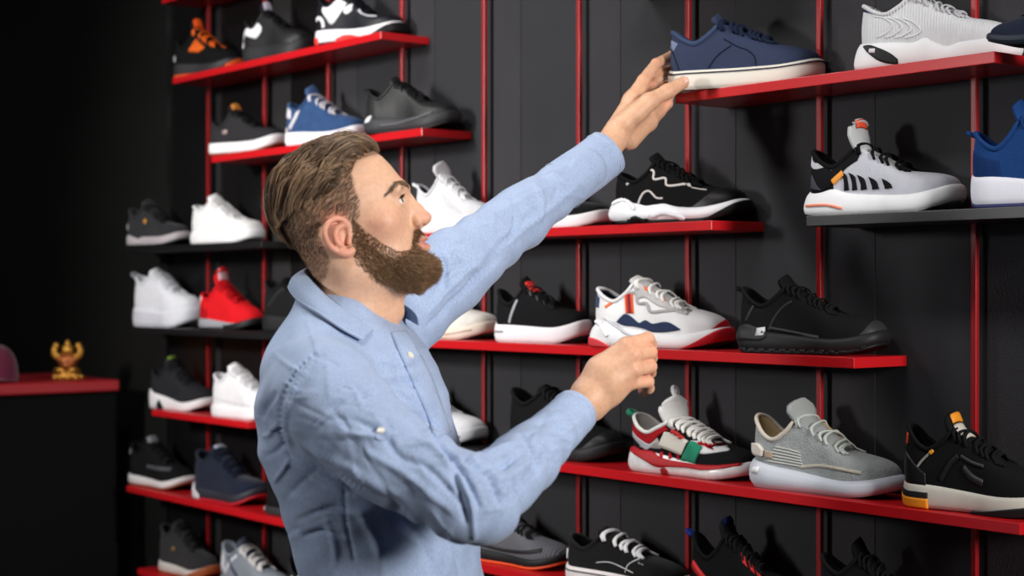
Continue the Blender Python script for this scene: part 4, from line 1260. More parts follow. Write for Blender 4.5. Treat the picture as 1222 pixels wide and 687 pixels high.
# tones of the skin (head-local)
SKIN = np.array(lin((218, 172, 142))); RED = np.array(lin((216, 132, 112))); LIP = np.array(lin((196, 112, 100))); STUB = np.array(lin((150, 112, 84))); SCALP = np.array(lin((116, 84, 60)))
beard_poly = [tuple(hp(x, y, z)[[0, 2]]) for x, y, z in [(422, 258, 2.335), (428, 266, 2.335), (437, 283, 2.335), (452, 301, 2.34), (470, 308, 2.35), (486, 304, 2.365), (491, 292, 2.375), (493, 274, 2.385), (500, 272, 2.40), (507, 279, 2.40), (500, 287, 2.40), (499, 297, 2.40), (511, 303, 2.40), (530, 315, 2.40), (524, 346, 2.40), (478, 346, 2.39), (446, 333, 2.36), (432, 318, 2.345), (424, 300, 2.335), (421, 285, 2.335), (420, 268, 2.335)]]
fade_poly = [tuple(hp(x, y, 2.336)[[0, 2]]) for x, y in [(452, 178), (440, 182), (425, 190), (420, 206), (424, 222), (430, 240), (430, 256), (426, 270), (419, 268), (416, 258), (400, 252), (386, 262), (382, 280), (388, 296), (394, 310), (388, 330), (372, 348), (352, 330), (330, 290), (290, 240), (300, 150), (380, 120), (450, 140)]]
long_poly = [tuple(hp(x, y, 2.337)[[0, 2]]) for x, y in [(454, 178), (441, 181), (426, 187), (417, 197), (414, 207), (409, 219), (394, 232), (366, 243), (342, 252), (318, 261), (300, 256), (290, 210), (310, 160), (380, 120), (450, 140), (470, 165)]]


def tone_head(V):
    C = np.repeat(SKIN[None], len(V), 0)
    ax, ay, az = V[:, 0], np.abs(V[:, 1]), V[:, 2]

    def mixc(w, col):
        nonlocal C
        C = C * (1 - w[:, None]) + col * w[:, None]
    e = np.exp(-(((ax - .065) / .03) ** 2 + ((az - .000) / .022) ** 2)) * (ay > .03) * .30
    mixc(e, RED)
    mixc(np.exp(-(((ax - .127) / .016) ** 2 + ((az + .004) / .014) ** 2)) * .35, RED)
    er = ((ay > .074) & (ax < .035) & (az > -.04) & (az < .05)).astype(float) * .55
    mixc(er, RED)
    lp = np.exp(-((np.abs(az + .0395) / .0095) ** 4)) * (ax > .103) * (ay < .022) * .75
    mixc(lp, LIP)
    b = inside(beard_poly, ax, az) & (ay < .085) & ~((ay > .073) & (ax < .03))
    mixc(b.astype(float) * .50, STUB)
    f = inside(fade_poly, ax, az) & (ay < .0765)
    mixc(f.astype(float) * .50, SCALP)
    return np.clip(C, 0, 1)


head_tone = tone_head(HV)
# soften the borders of the tones
for _ in range(6):
    A = np.zeros_like(head_tone); c = np.zeros(len(HV))
    for i in range(4):
        j = (i + 1) % 4
        for a in range(3): A[:, a] += np.bincount(HFc[:, i], head_tone[HFc[:, j], a], len(HV))
        c += np.bincount(HFc[:, i], minlength=len(HV))
    head_tone = .3 * head_tone + .7 * A / np.maximum(c, 1)[:, None]

# hands -----------------------------------------------------------
def hand_field(lo, hi): return Field(lo, hi, .0013)


P_ = PZ
# right hand: back towards the camera, fingers curled away
RH = Field(P_(655, 540, 2.22) - [0, 0, 0], P_(800, 370, 2.46), .0013)
w0, w1 = P_(668, 512, 2.312), P_(700, 478, 2.330)
RH.chain([w0, w1], [.0245, .0255], .01)
mc = {'i': P_(747, 412, 2.338), 'm': P_(756, 423, 2.328), 'r': P_(757, 441, 2.330), 'p': P_(750, 457, 2.338)}
RH.chain([P_(700, 465, 2.335), P_(716, 441, 2.338), mc['i']], [.020, .0185, .0125], .012)
RH.chain([P_(702, 474, 2.330), P_(728, 448, 2.328), mc['m']], [.020, .0165, .0125], .012)
RH.chain([P_(704, 482, 2.332), P_(730, 460, 2.330), mc['r']], [.019, .0155, .0120], .012)
RH.chain([P_(708, 488, 2.338), P_(730, 470, 2.340), mc['p']], [.0165, .0145, .0112], .012)
RH.chain([P_(706, 474, 2.350), P_(738, 440, 2.358)], [.018, .016], .012)
fin = {'i': [mc['i'], P_(773, 404, 2.362), P_(777, 411, 2.386), P_(768, 419, 2.400)],
       'm': [mc['m'], P_(776, 420, 2.358), P_(777, 427, 2.386), P_(766, 433, 2.396)],
       'r': [mc['r'], P_(776, 437, 2.358), P_(776, 444, 2.384), P_(765, 448, 2.392)],
       'p': [mc['p'], P_(773, 455, 2.358), P_(774, 463, 2.376), P_(767, 467, 2.388)]}
frad = {'i': [.0118, .0098, .0088, .0078], 'm': [.0118, .0100, .0090, .0080], 'r': [.0112, .0096, .0086, .0076], 'p': [.0104, .0090, .0082, .0072]}
for f in fin: RH.chain(fin[f], frad[f], .0035)
RH.chain([P_(712, 452, 2.362), P_(742, 424, 2.392), P_(764, 418, 2.410), P_(776, 424, 2.416)], [.0160, .0120, .0105, .0085], .006)
for a, b in ((w1, mc['i']), (P_(705, 470, 2.32), mc['m']), (P_(708, 478, 2.32), mc['r'])):
    a = np.array(a) * .35 + np.array(b) * .65
    RH.cone(a - [0, .008, 0], np.array(b) - [0, .0105, 0], .0030, .0034, .008)
RV, RF = RH.mesh(); RV = smooth_mesh(RV, RF, 1, .4)

# left hand: palm and thumb towards the camera, holding the heel of the sneaker
LH = Field(P_(690, 225, 2.90), P_(845, 40, 3.14), .0014)
u0, u1 = P_(706, 201, 2.922), P_(733, 165, 2.962)
LH.chain([u0, u1], [.0275, .0265], .01)
lm = {'i': P_(768, 96, 3.020), 'm': P_(778, 104, 3.045), 'r': P_(786, 116, 3.062), 'p': P_(787, 134, 3.064)}
LH.chain([P_(737, 152, 2.970), P_(755, 120, 2.998), lm['i']], [.0205, .0170, .0120], .012)
LH.chain([P_(742, 156, 2.975), P_(762, 128, 3.010), lm['m']], [.0200, .0165, .0120], .012)
LH.chain([P_(748, 162, 2.980), P_(770, 136, 3.020), lm['r']], [.0190, .0155, .0115], .012)
LH.chain([P_(752, 168, 2.985), P_(774, 146, 3.025), lm['p']], [.0170, .0145, .0108], .012)
LH.chain([P_(744, 150, 2.962), P_(766, 130, 2.988)], [.017, .016], .014)
lf = {'i': [lm['i'], P_(783, 76, 3.062), P_(802, 66, 3.116), P_(820, 66, 3.134)],
      'm': [lm['m'], P_(790, 87, 3.092), P_(806, 81, 3.132), P_(826, 78, 3.146)],
      'r': [lm['r'], P_(792, 104, 3.098), P_(803, 98, 3.136), P_(820, 94, 3.150)],
      'p': [lm['p'], P_(797, 124, 3.072), P_(799, 115, 3.090), P_(799, 108, 3.104)]}
for f in lf: LH.chain(lf[f], [x * 1.02 for x in frad[f]], .0035)
TH_ = [P_(746, 146, 2.956), P_(774, 121, 2.964), P_(797, 109, 2.982), P_(815, 98.5, 2.997)]
LH.chain(TH_, [.0185, .0148, .0132, .0116], .008)
LH.cone(P_(760, 136, 2.955), P_(776, 122, 2.965), .014, .011, .012)
LV, LFc = LH.mesh(); LV = smooth_mesh(LV, LFc, 1, .4)


def tone_hand(V, pts, rad):
    C = np.repeat(SKIN[None] * np.array([1.0, .97, .93]), len(V), 0)
    for p, r in zip(pts, rad):
        w = np.exp(-np.sum((V - p) ** 2, 1) / r ** 2) * .38
        C = C * (1 - w[:, None]) + RED * w[:, None]
    return C


RT = tone_hand(RV, [fin[f][i] for f in fin for i in (0, 1, 3)], [.014] * 12)
LT = tone_hand(LV, [lf[f][i] for f in lf for i in (0, 1, 3)] + TH_[2:], [.014] * 12 + [.012, .012])

# covered torso, arms ---------------------------------------------
TORSO = [  # row, back column, front column, half width
    (352, 356, 452, .055), (375, 346, 464, .090), (400, 334, 489, .128), (415, 327, 507, .150), (440, 319, 520, .168), (470, 313, 530, .178), (500, 313, 538, .180),
    (537, 317, 548, .182), (582, 334, 557, .176), (621, 348, 565, .170), (661, 359, 571, .167), (700, 366, 576, .168), (760, 368, 580, .172), (830, 360, 586, .176)]
tz = np.array([CAM_H + (CY - a) / FPX * 2.40 for a, _, _, _ in TORSO])[::-1]
tb = np.array([(b - CX) / FPX * 2.40 for _, b, _, _ in TORSO])[::-1]
tf_ = np.array([(c - CX) / FPX * 2.40 for _, _, c, _ in TORSO])[::-1]
tw_ = np.array([d for _, _, _, d in TORSO])[::-1]
YT = math.radians(13)


def torso_fn(shrink=0.0):
    def fn(X, Y, Z):
        b, f, w = np.interp(Z, tz, tb) + shrink, np.interp(Z, tz, tf_) - shrink, np.interp(Z, tz, tw_) - shrink
        c = (b + f) / 2
        a = np.sqrt(np.maximum(((f - b) / 2) ** 2 - (w * math.sin(YT)) ** 2, 1e-4)) / math.cos(YT)
        dx, dy = X - c, Y - 2.40
        u = dx * math.cos(YT) - dy * math.sin(YT); v = dx * math.sin(YT) + dy * math.cos(YT)
        p = 2.25
        q = ((np.abs(u) / a) ** p + (np.abs(v) / w) ** p) ** (1 / p)
        d = np.sqrt(u * u + v * v) * (1 - 1 / np.maximum(q, .05))
        return np.maximum(np.maximum(d, -.06), np.maximum(Z - tz[-1] - .0, tz[0] - Z))
    return fn


R_ARM = [P_(390, 472, 2.215), P_(458, 540, 2.125), P_(556, 596, 2.075), P_(574, 598, 2.090), P_(628, 548, 2.190), P_(690, 490, 2.320)]
R_ARM_S = R_ARM[:-1] + [P_(668, 509, 2.274)]
R_RAD = [.0740, .0635, .0545, .0530, .0440, .0310]
L_ARM = [P_(478, 380, 2.565), P_(540, 322, 2.640), P_(620, 259, 2.770), P_(725, 183, 2.950)]
L_ARM_S = L_ARM[:-1] + [P_(697, 203, 2.902)]
L_RAD = [.066, .062, .0500, .0390]

BF = Field((-.42, 2.02, .90), (.22, 3.0, 1.86), .0065)
BF.add(torso_fn(.014), (-.40, 2.2, .95), (-.0, 2.6, 1.6), .02)
BF.chain([P_(400, 430, 2.40), R_ARM[0]], [.05, .055], .03)
BF.chain([P_(424, 412, 2.42), L_ARM[0]], [.030, .038], .03)
BF.chain(R_ARM, [r * .72 for r in R_RAD[:-1]] + [.024], .01)
BF.chain(L_ARM, [r * .72 for r in L_RAD[:-1]] + [.027], .01)
BV, BFc = BF.mesh()
BT = np.repeat(SKIN[None], len(BV), 0)

M_skin = bpy.data.materials.new('skin'); M_skin.use_nodes = True
nt = M_skin.node_tree; pb = nt.nodes['Principled BSDF']
at = nt.nodes.new('ShaderNodeAttribute'); at.attribute_name = 'tone'
tcn = nt.nodes.new('ShaderNodeTexCoord')
n1 = nt.nodes.new('ShaderNodeTexNoise'); n1.inputs['Scale'].default_value = 160; n1.inputs['Detail'].default_value = 5
n2 = nt.nodes.new('ShaderNodeTexNoise'); n2.inputs['Scale'].default_value = 900; n2.inputs['Detail'].default_value = 3
mr = nt.nodes.new('ShaderNodeMapRange'); mr.inputs['From Min'].default_value = .3; mr.inputs['From Max'].default_value = .7; mr.inputs['To Min'].default_value = .93; mr.inputs['To Max'].default_value = 1.07
vm = nt.nodes.new('ShaderNodeVectorMath'); vm.operation = 'SCALE'
bpn = nt.nodes.new('ShaderNodeBump'); bpn.inputs['Strength'].default_value = .18; bpn.inputs['Distance'].default_value = .0008
nt.links.new(tcn.outputs['Object'], n1.inputs['Vector']); nt.links.new(tcn.outputs['Object'], n2.inputs['Vector'])
nt.links.new(n1.outputs['Fac'], mr.inputs['Value']); nt.links.new(at.outputs['Color'], vm.inputs[0]); nt.links.new(mr.outputs['Result'], vm.inputs['Scale'])
nt.links.new(vm.outputs['Vector'], pb.inputs['Base Color']); nt.links.new(n2.outputs['Fac'], bpn.inputs['Height']); nt.links.new(bpn.outputs['Normal'], pb.inputs['Normal'])
pb.inputs['Roughness'].default_value = .48; pb.inputs['Specular IOR Level'].default_value = .4
pb.inputs['Subsurface Weight'].default_value = .12; pb.inputs['Subsurface Radius'].default_value = (1, .35, .2); pb.inputs['Subsurface Scale'].default_value = .006

# legs continue down to the shoes
LEG = Field((-.34, 2.2, .03), (.10, 2.62, 1.0), .009)
for sy in (-1, 1):
    y = 2.40 + sy * .095
    LEG.chain([(-.165, y, .92), (-.155, y, .50), (-.175, y, .09)], [.075, .052, .036], .02)
LGV, LGF = LEG.mesh()

allV = np.concatenate([h2c(HV), RV, LV, BV, LGV]); ns = np.cumsum([0, len(HV), len(RV), len(LV), len(BV)])
allF = np.concatenate([HFc, RF + ns[1], LFc + ns[2], BFc + ns[3], LGF + ns[4]])
allT = np.concatenate([head_tone, RT, LT, BT, np.repeat(SKIN[None], len(LGV), 0)])
PERSON = mesh_obj('person', allV - BASE, allF, M_skin)
set_color(PERSON, allT)
PERSON.location = cam2world(BASE)
PERSON.rotation_euler = (0, 0, math.atan2(RIGHT[1], RIGHT[0]))
tag(PERSON, 'bearded man in a light blue shirt reaching up with a navy sneaker', 'person')


def pobj(name, V, F, m, parent=None, smooth=True):
    return mesh_obj(name, np.asarray(V) - BASE, F, m, parent or PERSON, smooth)


def pchild(name, V, F, m, parent, smooth=True):
    return mesh_obj(name, np.asarray(V) - BASE, F, m, parent, smooth)


# eyes, teeth ------------------------------------------------------
M_eye = mat('eye_white', (232, 224, 218), .25); M_iris = mat('iris_grey_green', (88, 96, 84), .2); M_pup = mat('pupil', (8, 8, 8), .15)
for sy in (-1, 1):
    c = np.array([EX, sy * .0330, EZ])
    V, F = sphere((0, 0, 0), .0124, 20, 14)
    eye = pobj('eye', h2c(V + c), F, M_eye)
    d = np.array([.955, -.24, .17])
    for nm, rr, off, m in (('iris', .0056, .0112, M_iris), ('pupil', .0026, .0118, M_pup)):
        V, F = sphere((0, 0, 0), rr, 16, 8, .34, 1, 1)
        pchild(nm, h2c(V + c + d * off), F, m, eye)
V, F = box(.1035, .1075, -.012, .012, -.0405, -.0365, .001)
pobj('teeth', h2c(V), F, mat('teeth', (236, 228, 214), .3))

# nails
M_nail = mat('nail', (232, 178, 160), .3)
def nail(c, n, t, w, l):
    n = np.array(n, float); n /= np.linalg.norm(n); t = np.array(t, float); t -= n * (t @ n); t /= np.linalg.norm(t); b = np.cross(n, t)
    O = np.array([[np.array(c) + t * l * (i / 8 - .5) * 2 + b * w * math.sqrt(max(0, 1 - ((i / 8 - .5) * 1.7) ** 4)) * q - n * .0022 * q * q for q in np.linspace(-1, 1, 7)] for i in range(9)])
    return slab(O, O - n * .0015)
tv = np.array(TH_[3]) - np.array(TH_[2])
cn = np.array(TH_[3]) + np.array([.002, -.0112, .0034])
pobj('thumbnail', *nail(cn, (.1, -1, .32), tv, .0066, .0078), M_nail)
# ------------------------------------------------------------------ hair, beard, brows
def strands(P, r, sides=3):
    """P (n,m,3), r (m,) or (n,m) -> mesh arrays"""
    n, m, _ = P.shape
    T = np.gradient(P, axis=1); T /= np.linalg.norm(T, axis=2)[..., None] + 1e-9
    a = np.cross(T, np.array([.31, .83, .46])); a /= np.linalg.norm(a, axis=2)[..., None] + 1e-9
    b = np.cross(T, a)
    r = np.broadcast_to(np.asarray(r), (n, m))[..., None]
    V = np.stack([P + r * (math.cos(q) * a + math.sin(q) * b) for q in 2 * np.pi * np.arange(sides) / sides], 2)
    idx = np.arange(n * m * sides).reshape(n, m, sides)
    F = []
    for k in range(sides):
        k2 = (k + 1) % sides
        F.append(np.stack([idx[:, :-1, k], idx[:, :-1, k2], idx[:, 1:, k2], idx[:, 1:, k]], -1).reshape(-1, 4))
    return V.reshape(-1, 3), np.concatenate(F)


def hair_mat(name):
    m = bpy.data.materials.new(name); m.use_nodes = True
    nt = m.node_tree; b = nt.nodes['Principled BSDF']
    a = nt.nodes.new('ShaderNodeAttribute'); a.attribute_name = 'tone'
    nt.links.new(a.outputs['Color'], b.inputs['Base Color'])
    b.inputs['Roughness'].default_value = .42; b.inputs['Specular IOR Level'].default_value = .45
    return m


M_hair = hair_mat('hair')
HBVH = BVHTree.FromPolygons([tuple(v) for v in HV], [tuple(f) for f in HFc.tolist()])


def near(p):
    c, n, i, d = HBVH.find_nearest(tuple(p))
    return np.array(c), np.array(n)


def pick(mask, n):
    ids = np.flatnonzero(mask)
    # area weighting is unnecessary: the surface cells are even in size
    return RNG.choice(ids, n)


ax, ay, az = HV[:, 0], np.abs(HV[:, 1]), HV[:, 2]
is_long = inside(long_poly, ax, az) & (ay < .0775)
is_fade = inside(fade_poly, ax, az) & ~is_long & (ay < .0772)
is_beard = inside(beard_poly, ax, az) & (ay < .083) & ~((ay > .0735) & (ax < .03))

# long hair: swept back from the forehead
N = 8200
roots = HV[pick(is_long, N)] + RNG.normal(0, .0006, (N, 3))
ncl = 330
cl = roots[RNG.choice(N, ncl)]
cid = np.argmin(((roots[:, None, :] - cl[None]) ** 2).sum(2), 1)
cl_h = RNG.normal(0, .0034, ncl); cl_a = RNG.normal(0, .20, ncl); cl_l = RNG.uniform(.82, 1.18, ncl)
M_ = 9
LB = spline(np.array([hp(x, y, 2.337)[[0, 2]] for x, y in [(452, 180), (426, 188), (414, 203), (409, 221), (394, 233), (366, 244), (342, 253), (318, 262)]]), 60)
HP = np.zeros((N, M_, 3))
for i in range(N):
    p = roots[i].copy(); c = cid[i]
    side = min(1.0, abs(p[1]) / .066)
    top = max(0.0, min(1.0, (p[2] - .052) / .055))
    frontness = np.clip((p[0] + .02) / .10, 0, 1)
    ln = (.040 + .022 * top + .006 * RNG.random()) * cl_l[c]
    dist = np.sqrt(((LB - p[[0, 2]]) ** 2).sum(1)).min()
    if side > .5: ln *= float(np.clip(.16 + dist / .050, .16, 1.0))
    step = ln / (M_ - 1)
    hmax = (.0055 + .0130 * top) * (1 + .15 * RNG.normal()) + cl_h[c] * (.3 + .7 * top) + .008 * top * np.exp(-((p[0] - .055) / .035) ** 2)
    a = cl_a[c] + RNG.normal(0, .05)
    sg = -1.0 if p[1] < 0.012 else 1.0
    for k in range(M_):
        q, n = near(p)
        f = k / (M_ - 1)
        h = max(.0008, hmax * (1.0 if side < .5 else float(np.clip(.25 + dist / .030, .25, 1)))) * (math.sin(min(1, f * 1.7 + .12) * math.pi / 2)) * (1 - .30 * f ** 2)
        HP[i, k] = q + n * h
        s2 = min(1.0, abs(q[1]) / .066)
        g = np.array([-1.0, sg * (.30 + .25 * a) * (1 - .6 * s2), -.12 - .55 * s2 ** 1.5 + .5 * a - .35 * (q[0] < -.03)])
        g -= n * (g @ n); g /= np.linalg.norm(g) + 1e-9
        p = q + g * step
    # gather towards the clump's middle strand direction
for c in range(ncl):
    m = np.flatnonzero(cid == c)
    if len(m) < 3: continue
    mean = HP[m].mean(0)
    for k in range(1, M_):
        HP[m, k] += (mean[k] - HP[m, k]) * .42 * (k / (M_ - 1)) ** 1.2
base = np.array(lin((126, 101, 78))); lightc = np.array(lin((178, 148, 117))); dark = np.array(lin((74, 55, 41)))
v = np.clip(.5 + .22 * RNG.normal(size=N) + .16 * RNG.normal(size=ncl)[cid], 0, 1)[:, None]
tone = np.where(v < .5, dark + (base - dark) * v * 2, base + (lightc - base) * (v - .5) * 2)
rad = np.array([.00046, .00050, .00052, .00052, .00052, .00050, .00046, .00036, .00016])
V, F = strands(HP, rad)
hair_V, hair_F, hair_T = [V], [F], [np.repeat(tone, M_ * 3, 0)]

# faded sides and nape: short hair
N = 7000
ids = pick(is_fade, N); r0 = HV[ids] + RNG.normal(0, .0005, (N, 3)); n0 = HN[ids]
hgt = sstep(-.075, .065, r0[:, 2])
ln = (.0016 + .0075 * hgt ** 2.2) * RNG.uniform(.7, 1.2, N)
g = np.stack([-.75 + 0 * ln, 0 * ln, -.75 + 0 * ln], 1); g -= n0 * (g * n0).sum(1)[:, None]; g /= np.linalg.norm(g, axis=1)[:, None] + 1e-9
P = np.stack([r0 + (g * (.8 * f) + n0 * (.42 * f * (1 - .45 * f))) * ln[:, None] for f in (0, .5, 1.0)], 1)
V, F = strands(P, np.array([.00028, .00026, .00012]))
v = np.clip(.45 + .2 * RNG.normal(size=N), 0, 1)[:, None]
t2 = dark + (base - dark) * v * 1.6
hair_V.append(V); hair_F.append(F); hair_T.append(np.repeat(t2, 9, 0))
k = np.cumsum([0] + [len(v) for v in hair_V])
hair = pobj('hair', h2c(np.concatenate(hair_V)), np.concatenate([f + k[i] for i, f in enumerate(hair_F)]), M_hair)
set_color(hair, np.clip(np.concatenate(hair_T), 0, 1))

# beard
N = 19000
bp2 = np.array(beard_poly); bp2 = np.concatenate([bp2 + (np.roll(bp2, -1, 0) - bp2) * f for f in (0, .25, .5, .75)])
b_ids = np.flatnonzero(is_beard)
bd = np.sqrt(((HV[b_ids][:, None, [0, 2]] - bp2[None]) ** 2).sum(2)).min(1)
pr = np.clip(.20 + bd / .013, .20, 1) * np.clip(.45 + (HV[b_ids, 0] - .02) / .05, .35, 1.0); pr /= pr.sum()
ids = RNG.choice(b_ids, N, p=pr); r0 = HV[ids] + RNG.normal(0, .0006, (N, 3)); n0 = HN[ids]
X, Z = r0[:, 0], r0[:, 2]
chin = sstep(.045, .100, X) * sstep(-.035, -.075, Z)
jaw = sstep(-.005, .05, X) * sstep(-.01, -.055, Z)
mous = ((X > .094) & (Z > -.038)).astype(float)
ln = (.0035 + .0055 * jaw + .0058 * chin) * (1 - .30 * mous) * RNG.uniform(.7, 1.15, N)
ln = np.where(mous > 0, .0075 * RNG.uniform(.7, 1.1, N), ln)
dirv = np.stack([.55 + .25 * chin - .2 * mous, np.sign(r0[:, 1]) * (.05 + .5 * mous), -.75 + .45 * chin - .2 * mous], 1)
dirv += RNG.normal(0, .20, (N, 3)); dirv /= np.linalg.norm(dirv, axis=1)[:, None]
P = np.stack([r0 + (n0 * (.75 * f - .35 * f * f) + dirv * (.35 * f + .50 * f * f)) * ln[:, None] + RNG.normal(0, .0006, (N, 3)) * f for f in (0, .33, .66, 1.0)], 1)
V, F = strands(P, np.array([.00030, .00031, .00028, .00012]))
bdark, bmid, blight = np.array(lin((84, 60, 42))), np.array(lin((138, 105, 74))), np.array(lin((190, 152, 114)))
v = np.clip(.45 + .25 * RNG.normal(size=N), 0, 1)[:, None]
tone = np.where(v < .5, bdark + (bmid - bdark) * v * 2, bmid + (blight - bmid) * (v - .5) * 2)
beard = pobj('beard', h2c(V), F, M_hair)
set_color(beard, np.clip(np.repeat(tone, 12, 0), 0, 1))

# short stubble on cheek and throat
stub_poly = [tuple(hp(x, y, 2.34)[[0, 2]]) for x, y in [(422, 262), (434, 272), (456, 290), (476, 300), (490, 296), (492, 310), (470, 316), (440, 300), (436, 318), (428, 318), (420, 300)]]
ids = pick(inside(stub_poly, ax, az) & (ay < .074), 9000)
r0 = HV[ids] + RNG.normal(0, .0006, (9000, 3)); n0 = HN[ids]
dirv = np.array([.3, 0, -.8]) + RNG.normal(0, .3, (9000, 3))
ln = RNG.uniform(.0018, .0045, 9000)
P = np.stack([r0 + (n0 * .5 * f + dirv * .6 * f) * ln[:, None] for f in (0, .5, 1.0)], 1)
V, F = strands(P, np.array([.00019, .00018, .00008]))
stub = pchild('stubble', h2c(V), F, M_hair, beard)
set_color(stub, np.repeat(np.repeat(bmid[None], 9000, 0), 9, 0))

# lashes
la = []
for sy in (-1, 1):
    for i in range(70):
        a = -1.0 + 2.0 * i / 69
        c = np.array([EX + .0125 - .0035 * a * a, sy * (.0340 + .0100 * a), EZ + .0052 - .0028 * a * a])
        d = np.array([.8, sy * .35 * a, .35]); d /= np.linalg.norm(d)
        la.append([c, c + d * .003, c + d * .0058 + np.array([0, 0, .0012])])
V, F = strands(np.array(la), np.array([.00030, .00026, .00010]))
lash = pobj('eyelashes', h2c(V), F, M_hair)
set_color(lash, np.repeat(np.repeat((dark * .6)[None], len(la), 0), 9, 0))

# brows
br = []
BP = spline(np.array([hp(487, 221.5, 2.383), hp(480, 219.5, 2.368), hp(472, 222, 2.352), hp(463, 231, 2.338)]), 40)
for sy in (-1, 1):
    for i in range(400):
        f = RNG.random() ** 1.1; b = BP[int(f * 39)]
        x0 = np.array([b[0], -sy * b[1], b[2] + RNG.normal(0, .0021 * (1 - .5 * f))])
        q, n = near(x0)
        d = np.array([-.45 - .3 * f, -sy * b[1] / abs(b[1]) * .7, .45 - .9 * f]) + RNG.normal(0, .15, 3); d -= n * (d @ n); d /= np.linalg.norm(d)
        l = .0075 * RNG.uniform(.7, 1.1)
        br.append([q, q + d * l * .5 + n * .0014, q + d * l + n * .0008])
br = np.array(br)
for half in (br[:len(br) // 2], br[len(br) // 2:]):
    V, F = strands(half, np.array([.00036, .00034, .00014]))
    brow = pobj('eyebrow', h2c(V), F, M_hair)
    set_color(brow, np.repeat(np.repeat((base * .95)[None], len(half), 0), 9, 0))
# ------------------------------------------------------------------ shirt, trousers, shoes
def shirt_mat(name, rgb):
    m = bpy.data.materials.new(name); m.use_nodes = True
    nt = m.node_tree; b = nt.nodes['Principled BSDF']
    tc = nt.nodes.new('ShaderNodeTexCoord')
    mp = nt.nodes.new('ShaderNodeMapping'); mp.inputs['Scale'].default_value = (1, 1, .35)
    n1 = nt.nodes.new('ShaderNodeTexNoise'); n1.inputs['Scale'].default_value = 520; n1.inputs['Detail'].default_value = 3
    n2 = nt.nodes.new('ShaderNodeTexNoise'); n2.inputs['Scale'].default_value = 45; n2.inputs['Detail'].default_value = 5
    nt.links.new(tc.outputs['Object'], mp.inputs['Vector']); nt.links.new(mp.outputs['Vector'], n1.inputs['Vector']); nt.links.new(tc.outputs['Object'], n2.inputs['Vector'])
    ad = nt.nodes.new('ShaderNodeMath'); ad.operation = 'MULTIPLY_ADD'; ad.inputs[1].default_value = .35
    nt.links.new(n2.outputs['Fac'], ad.inputs[0]); nt.links.new(n1.outputs['Fac'], ad.inputs[2])
    mr = nt.nodes.new('ShaderNodeMapRange'); mr.inputs['From Min'].default_value = .45; mr.inputs['From Max'].default_value = .90; mr.inputs['To Min'].default_value = .84; mr.inputs['To Max'].default_value = 1.13
    nt.links.new(ad.outputs['Value'], mr.inputs['Value'])
    vm = nt.nodes.new('ShaderNodeVectorMath'); vm.operation = 'SCALE'; vm.inputs[0].default_value = lin(rgb)
    nt.links.new(mr.outputs['Result'], vm.inputs['Scale']); nt.links.new(vm.outputs['Vector'], b.inputs['Base Color'])
    bp = nt.nodes.new('ShaderNodeBump'); bp.inputs['Strength'].default_value = .25; bp.inputs['Distance'].default_value = .0006
    nt.links.new(n1.outputs['Fac'], bp.inputs['Height']); nt.links.new(bp.outputs['Normal'], b.inputs['Normal'])
    b.inputs['Roughness'].default_value = .9; b.inputs['Specular IOR Level'].default_value = .2; b.inputs['Sheen Weight'].default_value = .15
    return m


M_shirt = shirt_mat('chambray', (160, 177, 207))
M_navy = mat('navy_lining', (36, 40, 62), .9)

SF = Field((-.42, 2.00, 1.0), (.22, 3.02, 1.86), .0028)
SF.add(torso_fn(0), (-.40, 2.18, .98), (-.0, 2.62, 1.6), .03)
SF.cone(P_(404, 424, 2.395), P_(374, 455, 2.255), .052, .064, .05)       # near shoulder slope
SF.cone(P_(424, 408, 2.42), L_ARM[0], .046, .056, .04)                    # far shoulder slope
SF.chain(R_ARM[:2], R_RAD[:2], .022)
SF.chain(R_ARM_S[1:], R_RAD[1:-1] + [.0335], .009)
SF.chain(L_ARM_S, L_RAD[:-1] + [.0415], .022)
SV, SFc = SF.mesh()
SV = smooth_mesh(SV, SFc, 2, .5)
SN = vnormals(SV, SFc)

# folds: arm coordinates give the wrinkles that wrap round elbow and armpit
def seg_coord(V, A):
    best = np.full(len(V), 9.0); s_out = np.zeros(len(V)); acc = 0.0; th = np.zeros(len(V))
    for i in range(len(A) - 1):
        a, b = np.array(A[i]), np.array(A[i + 1]); ab = b - a; L = np.linalg.norm(ab)
        t = np.clip((V - a) @ ab / L ** 2, 0, 1)
        d = V - a - t[:, None] * ab; dist = np.linalg.norm(d, axis=1)
        e1 = np.cross(ab / L, (0, 1, 0)); e1 /= np.linalg.norm(e1); e2 = np.cross(ab / L, e1)
        m = dist < best
        best[m] = dist[m]; s_out[m] = acc + t[m] * L; th[m] = np.arctan2(d[m] @ e2, d[m] @ e1)
        acc += L
    return s_out, th, best


disp = np.zeros(len(SV))
sR, tR, dR = seg_coord(SV, R_ARM); sL, tL, dL = seg_coord(SV, L_ARM)
onR = sstep(.100, .070, dR); onL = sstep(.095, .066, dL)
lenR = sum(np.linalg.norm(np.array(R_ARM[i + 1]) - np.array(R_ARM[i])) for i in range(len(R_ARM) - 1))
sElb = sum(np.linalg.norm(np.array(R_ARM[i + 1]) - np.array(R_ARM[i])) for i in range(2))


def ridge(x): return 1 - 2 * np.abs(((x / (2 * np.pi)) % 1) - .5) ** .8 * 1.15


